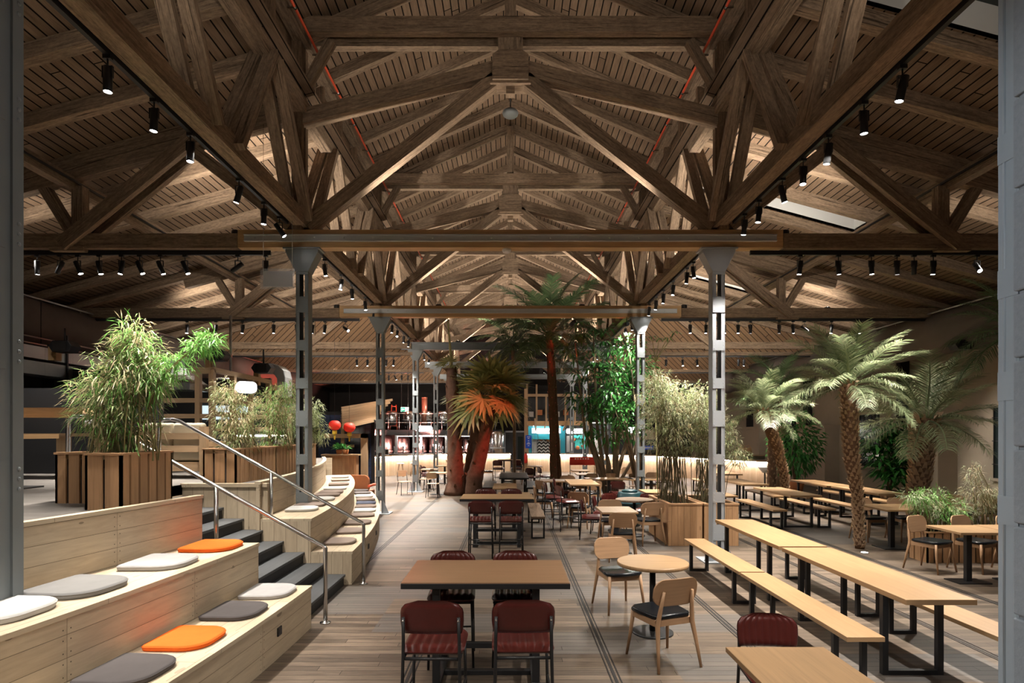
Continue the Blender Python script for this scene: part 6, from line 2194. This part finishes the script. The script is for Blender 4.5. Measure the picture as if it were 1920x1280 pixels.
# ================================================================== right wall features
for i, y in enumerate((17.4, 23.3, 29.2)):
    m = MB(); m.bx(WALL - .55, WALL, y - 1.0, y + 1.0, 0, 2.3); m.bx(WALL - .60, WALL, y - 1.05, y + 1.05, 2.3, 2.42)
    struct(m.obj('wall_buttress_%s' % ('near', 'middle', 'far')[i], M['buttress']))
    m = MB(); m.bx(WALL - .3, WALL - .02, y + .95, y + 1.15, 2.42, 5.0); struct(m.obj('wall_post_%s' % ('near', 'middle', 'far')[i], M['dark']))
for i, y in enumerate((14.6, 20.4, 26.2)):
    w = struct(empty('window_%d' % (i + 11), (WALL, y, 1.8)))
    m = MB(); m.bx(WALL - .03, WALL - .005, y - .55, y + .55, .95, 2.75); o = m.obj('pane', M['glassdark'], w, True); o['kind'] = 'structure'
    m = MB()
    for k in range(6): m.cyl((WALL - .06, y - .5 + k * .2, .95), (WALL - .06, y - .5 + k * .2, 2.75), .012, n=6)
    for z in (1.3, 1.9, 2.5): m.bx(WALL - .07, WALL - .05, y - .55, y + .55, z - .01, z + .01)
    o = m.obj('bars', M['black'], w, True); o['kind'] = 'structure'
    m = MB(); m.bx(WALL - .1, WALL, y - .62, y + .62, .88, .95); o = m.obj('sill', M['plaster'], w, True); o['kind'] = 'structure'

# fabric ducts, rails
def fduct(s, side):
    t = thing('fabric_duct', 'long dark fabric air duct hung high along the %s wall' % side, 'duct', (s * 11.25, 15, 4.75))
    m = MB()
    pts, rr = [], []
    y = -2
    while y < 32:
        pts.append((s * 11.3, y, 4.72)); rr.append(.56 + (.02 * sin(y * 2.1) + .012 * sin(y * 5.3) if s < 0 else .004 * sin(y * 3)))
        y += .25
    m.tube(pts, rr, 24); m.obj('sleeve', M['duct'], t, True)
    m = MB(); m.cyl((s * 10.87, -2, 5.20), (s * 10.87, 32, 5.20), .022, n=8); m.obj('hanging_rail', M['galv'], t, True)
    for k in range(28):
        yy = 8 + k * .85
        m = MB(); m.ball((s * 10.85, yy, 5.14), .018, 6, 4); m.obj('hook', M['inox'], t, True)
fduct(-1, 'left'); fduct(1, 'right')


def speaker(p, label, post=None, s=1):
    t = thing('loudspeaker', label, 'speaker', tuple(p), 0, 'black loudspeakers')
    m = MB(); b_ = m.prism([(-.16, -.1), (.16, -.1), (.24, .02), (.16, .13), (-.16, .13), (-.24, .02)], -.14, .14); m.xf(b_, lambda q: Vector((p[0] + q.x, p[1] + q.z, p[2] + q.y))); m.obj('cabinet', M['black'], t, True, .01)
    m = MB(); m.bx(p[0] - .13, p[0] + .13, p[1] - .15, p[1] - .142, p[2] - .07, p[2] + .1); m.obj('grille', M['dark'], t, True)
    m = MB(); m.cyl((p[0], p[1], p[2] + .12), (p[0], p[1], max(p[2] + .4, 4.1)), .02, n=6); m.obj('mount', M['black'], t, True)
speaker(P(1802, 648, d=14.2), 'black loudspeaker hanging before the right wall under the duct')
def tpost(label, px, py0, py1, d, w=.14):
    a, b = P(px, py0, d=d), P(px, py1, d=d)
    t = thing('timber_hanger', label, 'post', tuple(b), 0, 'short timber posts under the left duct')
    m = MB(); m.bx(a.x - w / 2, a.x + w / 2, a.y - w / 2, a.y + w / 2, b.z, a.z); m.obj('timber', M['newbeam'], t, True)
    m = MB(); m.bx(a.x - w / 2 - .01, a.x + w / 2 + .01, a.y - w / 2 - .01, a.y + w / 2 + .01, a.z - .05, a.z); m.obj('strap', M['black'], t, True)
tpost('short orange brown timber post beside the loudspeaker at the far left', 103, 646, 676, 12.2, .16)
tpost('short timber post above the terrace window frame', 392, 662, 690, 13.2, .12)
tpost('timber post carrying the light box frame', 482, 688, 722, 14.2, .12)
speaker(P(122, 652, d=12.0), 'black loudspeaker on the timber post at the far left')
speaker(P(408, 668, d=13.0), 'black loudspeaker above the terrace window frame')
speaker(P(494, 692, d=14.0), 'black loudspeaker near the light box on the terrace frame')

# ================================================================== terrace buildings on the left
t = thing('sheet_metal_duct', 'upper galvanised rectangular duct on the left side', 'duct', (-10.1, 10, 3.8), 0, 'galvanised ducts')
m = MB()
y = 3.0
while y < 16:
    m.bx(-10.5, -10.0, y + .006, y + .8, 3.68, 3.94); y += .8
m.obj('sections', M['galv'], t, True)
t = thing('sheet_metal_duct', 'lower galvanised rectangular duct on the left side', 'duct', (-10.1, 10, 3.4), 0, 'galvanised ducts')
m = MB(); y = 3.0
while y < 16:
    m.bx(-10.5, -10.0, y + .006, y + .8, 3.34, 3.62); y += .8
m.obj('sections', M['galv'], t, True)
m = MB()
for y in (11.5, 13.2, 14.9): m.bx(-10.0, -9.97, y, y + .04, 3.2, 4.3)
m.obj('hangers', M['black'], t, True)
t = thing('pipe_rack', 'thin steel rails hung under the left fabric duct', 'rail', (-10.3, 10, 4.1))
for z in (4.06, 4.2): 
    m = MB(); m.cyl((-10.4, 2, z), (-10.4, 17, z), .018, n=6); m.obj('rail', M['galv'], t, True)
m = MB()
for y in (4, 7, 10, 13, 16): m.cyl((-10.4, y, 4.0), (-10.4, y, 5.0), .01, n=5)
m.obj('hangers', M['black'], t, True)
# duct elbow and hood seen beyond the bamboo
t = thing('extract_hood', 'shiny steel extract hood behind the near bamboo', 'hood', P(340, 715, d=12.6))
b = Vector(t['_base']); m = MB()
rings = []
for i, (w, z) in enumerate(((.62, -.2), (.62, -.05), (.5, .02), (.42, .12), (.36, .26))):
    rings.append([(b.x - w, b.y - w * .6, b.z + z), (b.x + w * .62, b.y - w * .6, b.z + z), (b.x + w * .62, b.y + w * .6, b.z + z), (b.x - w, b.y + w * .6, b.z + z)])
m.ring_loft(rings, True, False); m.obj('hood', M['inox'], t, True)
m = MB(); m.bx(b.x - .30, b.x + .16, b.y - .15, b.y + .15, b.z + .26, b.z + .5); m.obj('collar', M['galv'], t, True)
t = thing('duct_elbow', 'bent galvanised air duct with round corners above the bamboo by the column', 'duct', P(520, 706, d=15.5))
b = Vector(t['_base']); m = MB()
SCL = .72
pr = [(-.45, .45), (-.05, .45), (.18, .38), (.36, .2), (.42, -.05), (.42, -.75), (.12, -.75), (.12, -.1), (.02, .05), (-.15, .12), (-.45, .12)]
b_ = m.prism(pr, -.25, .25); m.xf(b_, lambda q: Vector((b.x + q.x * SCL, b.y + q.z, b.z + q.y * SCL))); m.obj('elbow', M['galv'], t, True, .02)
m = MB(); m.bx(b.x - .35, b.x + .7, b.y - .28, b.y + .28, b.z - .95, b.z - .72); m.obj('branch', M['galv'], t, True)
t = thing('duct_silencer', 'round shiny air duct end behind the light timber frame', 'duct', P(425, 722, d=13.8))
b = Vector(t['_base']); m = MB(); m.cyl((b.x - .3, b.y + .2, b.z), (b.x + .45, b.y + .2, b.z), .2, n=20); m.obj('drum', M['inox'], t, True)
m = MB(); m.cyl((b.x, b.y + .2, b.z + .15), (b.x, b.y + .2, 4.9), .03, n=8); m.obj('hanger', M['galv'], t, True)

# timber frame building on the terrace
t = thing('terrace_cabin', 'light timber window framed cabin on the terrace behind the sofa', 'cabin', (-6.2, 12.3, DECK))
def fb(x0, y0, z0, x1, y1, z1, w=.1):
    m = MB(); m.beam((x0, y0, z0), (x1, y1, z1), w, w); m.obj('timber', M['frame'], t, True)
Y0, X0 = 12.0, -6.1
TZ = 3.40
for x in (-6.38, X0): fb(x, Y0, DECK, x, Y0, TZ)
for x in (-8.4, -7.5): fb(x, Y0, DECK, x, Y0, 2.8)
for z in (TZ - .02,): fb(-6.5, Y0, z, X0, Y0, z, .12)
for z in (2.77, 2.45): fb(-9.0, Y0, z, X0, Y0, z, .09)
for y in (12.9, 13.8, 14.8): fb(X0, y, DECK, X0, y, TZ - .02, .11)
for z in (TZ, 2.78, 2.50, 2.2): fb(X0, Y0, z, X0, 14.9, z, .10)
fb(X0, 14.9, TZ - .1, X0, 17.5, TZ - .1, .09); fb(X0, 16.2, DECK, X0, 16.2, TZ - .1)
m = MB(); m.bx(-8.9, X0 + .0, 14.9, 15.0, DECK, 3.5); m.obj('dark_back', M['darkgrey'], t, True)
m = MB(); m.bx(X0 - .02, X0 + .02, 12.1, 14.7, DECK, 2.1); m.obj('lower_panel', M['darkgrey'], t, True)
m = MB(); m.bx(-7.9, -6.5, 14.85, 14.88, 2.45, 2.8); m.obj('lit_window', M['litwin'] if 'litwin' in M else M['paper'], t, True)
m = MB(); m.bx(X0 + .01, X0 + .03, 13.0, 15.9, 2.02, 2.06); m.obj('lit_shelf_strip', M['led2'] if 'led2' in M else M['litshelf'], t, True)
for y in (12.6, 13.5, 14.4, 15.3):
    m = MB(); m.bx(X0 - .06, X0 - .02, y, y + .6, 1.75, 2.0); m.obj('lit_window_pane', M['paper'], t, True)
t = thing('terrace_counter', 'long light timber counter with black wall at the far left of the terrace', 'counter', (-8.5, 9.8, DECK))
m = MB(); m.bx(-11.5, -7.0, 9.6, 9.85, 2.36, 2.52); m.obj('upper_beam', M['frame'], t, True)
m = MB(); m.bx(-11.5, -6.4, 9.2, 9.7, 2.05, 2.10); m.obj('counter_top', M['frame'], t, True)
for x in (-7.2, -6.6): 
    m = MB(); m.bx(x, x + .14, 9.3, 9.44, DECK, 2.05); m.obj('leg', M['frame'], t, True)
m = MB(); m.bx(-11.5, -6.2, 10.4, 10.5, DECK, 2.9); m.obj('black_wall', M['black'], t, True)
t = thing('high_bar_table', 'small oak bar table end with black leg beside the left column', 'table', (-6.3, 7.6, DECK))
m = MB(); m.bx(-7.4, -6.08, 7.3, 7.9, 2.03, 2.09); m.obj('tabletop', M['oak'], t, True)
m = MB(); m.bx(-6.6, -6.5, 7.5, 7.6, DECK, 2.03); m.obj('leg', M['black'], t, True)
m = MB(); m.bx(-6.8, -6.2, 7.4, 7.8, DECK, DECK + .02); m.obj('foot_plate', M['black'], t, True)
t = thing('wall_panelling', 'dark panelled wall with grey doors behind the terrace', 'wall panel', (-9, 13.5, DECK))
m = MB(); m.bx(-12.4, -8.9, 13.4, 13.5, DECK, 3.6); m.obj('panel', M['dark'], t, True)
for x in (-11.6, -10.4): 
    m = MB(); m.bx(x, x + .9, 13.37, 13.4, DECK, 3.4); m.obj('door_leaf', M['darkgrey'], t, True)

# sofa seen from behind
t = thing('timber_sofa', 'slatted timber sofa with cream cushions seen from behind on the terrace', 'sofa', (-5.3, 9.2, DECK))
x0, x1, y0 = -5.95, -4.78, 9.2
for x in (x0, x1 - .1):
    m = MB(); m.bx(x, x + .1, y0, y0 + .1, DECK, DECK + .82); m.obj('corner_post', M['frame'], t, True)
    m = MB(); m.bx(x, x + .1, y0 + .7, y0 + .8, DECK, DECK + .55); m.obj('front_post', M['frame'], t, True)
    m = MB(); m.bx(x, x + .1, y0 + .1, y0 + .7, DECK + .5, DECK + .58); m.obj('arm_rail', M['frame'], t, True)
for z in (.62, .42, .12):
    m = MB(); m.bx(x0 + .1, x1 - .1, y0 + .02, y0 + .06, DECK + z, DECK + z + .1); m.obj('back_slat', M['frame'], t, True)
m = MB(); m.bx(x0 + .1, x1 - .1, y0 + .08, y0 + .75, DECK + .2, DECK + .26); m.obj('seat_deck', M['frame'], t, True)
for a, b2 in ((x0 + .1, (x0 + x1) / 2 - .01), ((x0 + x1) / 2 + .01, x1 - .1)):
    m = MB(); b_ = m.pad(rrect(b2 - a, .6, .04, 4, (a + b2) / 2, 0), -.08, .08, .05, 3); m.xf(b_, lambda q: Vector((q.x, y0 + .17 + q.z, DECK + .58 + q.y))); m.obj('back_cushion', M['felt_beige'], t, True)
    m = MB(); m.pad(rrect(b2 - a, .6, .06, 4, (a + b2) / 2, y0 + .48), DECK + .26, DECK + .42, .05, 3); m.obj('seat_cushion', M['felt_beige'], t, True)
t = thing('throw_pillow', 'crumpled grey white pillow on the terrace behind the bamboo', 'pillow', P(177, 797, d=9.4))
b = Vector(t['_base']); m = MB(); m.ball(tuple(b), (.16, .1, .1), 14, 8); m.xf(0, lambda q: q + Vector((0, 0, .012 * sin(q.x * 60) + .01 * sin(q.y * 70)))); m.obj('cover', M['felt_light'], t, True)

# slatted wooden awning at the end of the terrace
t = thing('timber_awning', 'stack of light timber boards forming a slanting awning above the lanterns', 'awning', P(680, 785, d=18.5))
for i in range(9):
    a = P(640, 802 - i * 4.6, d=18.2 + i * .12); b2 = P(698 + i * 4.6, 789 - i * 4.9, d=18.6 + i * .13)
    m = MB(); m.beam(a, b2, .5, .072); m.obj('board', M['frame'], t, True)
m = MB(); a = P(642, 812, d=18.6); m.bx(a.x - .05, a.x + .05, a.y, a.y + .1, .9, a.z + .3); m.obj('post', M['frame'], t, True)
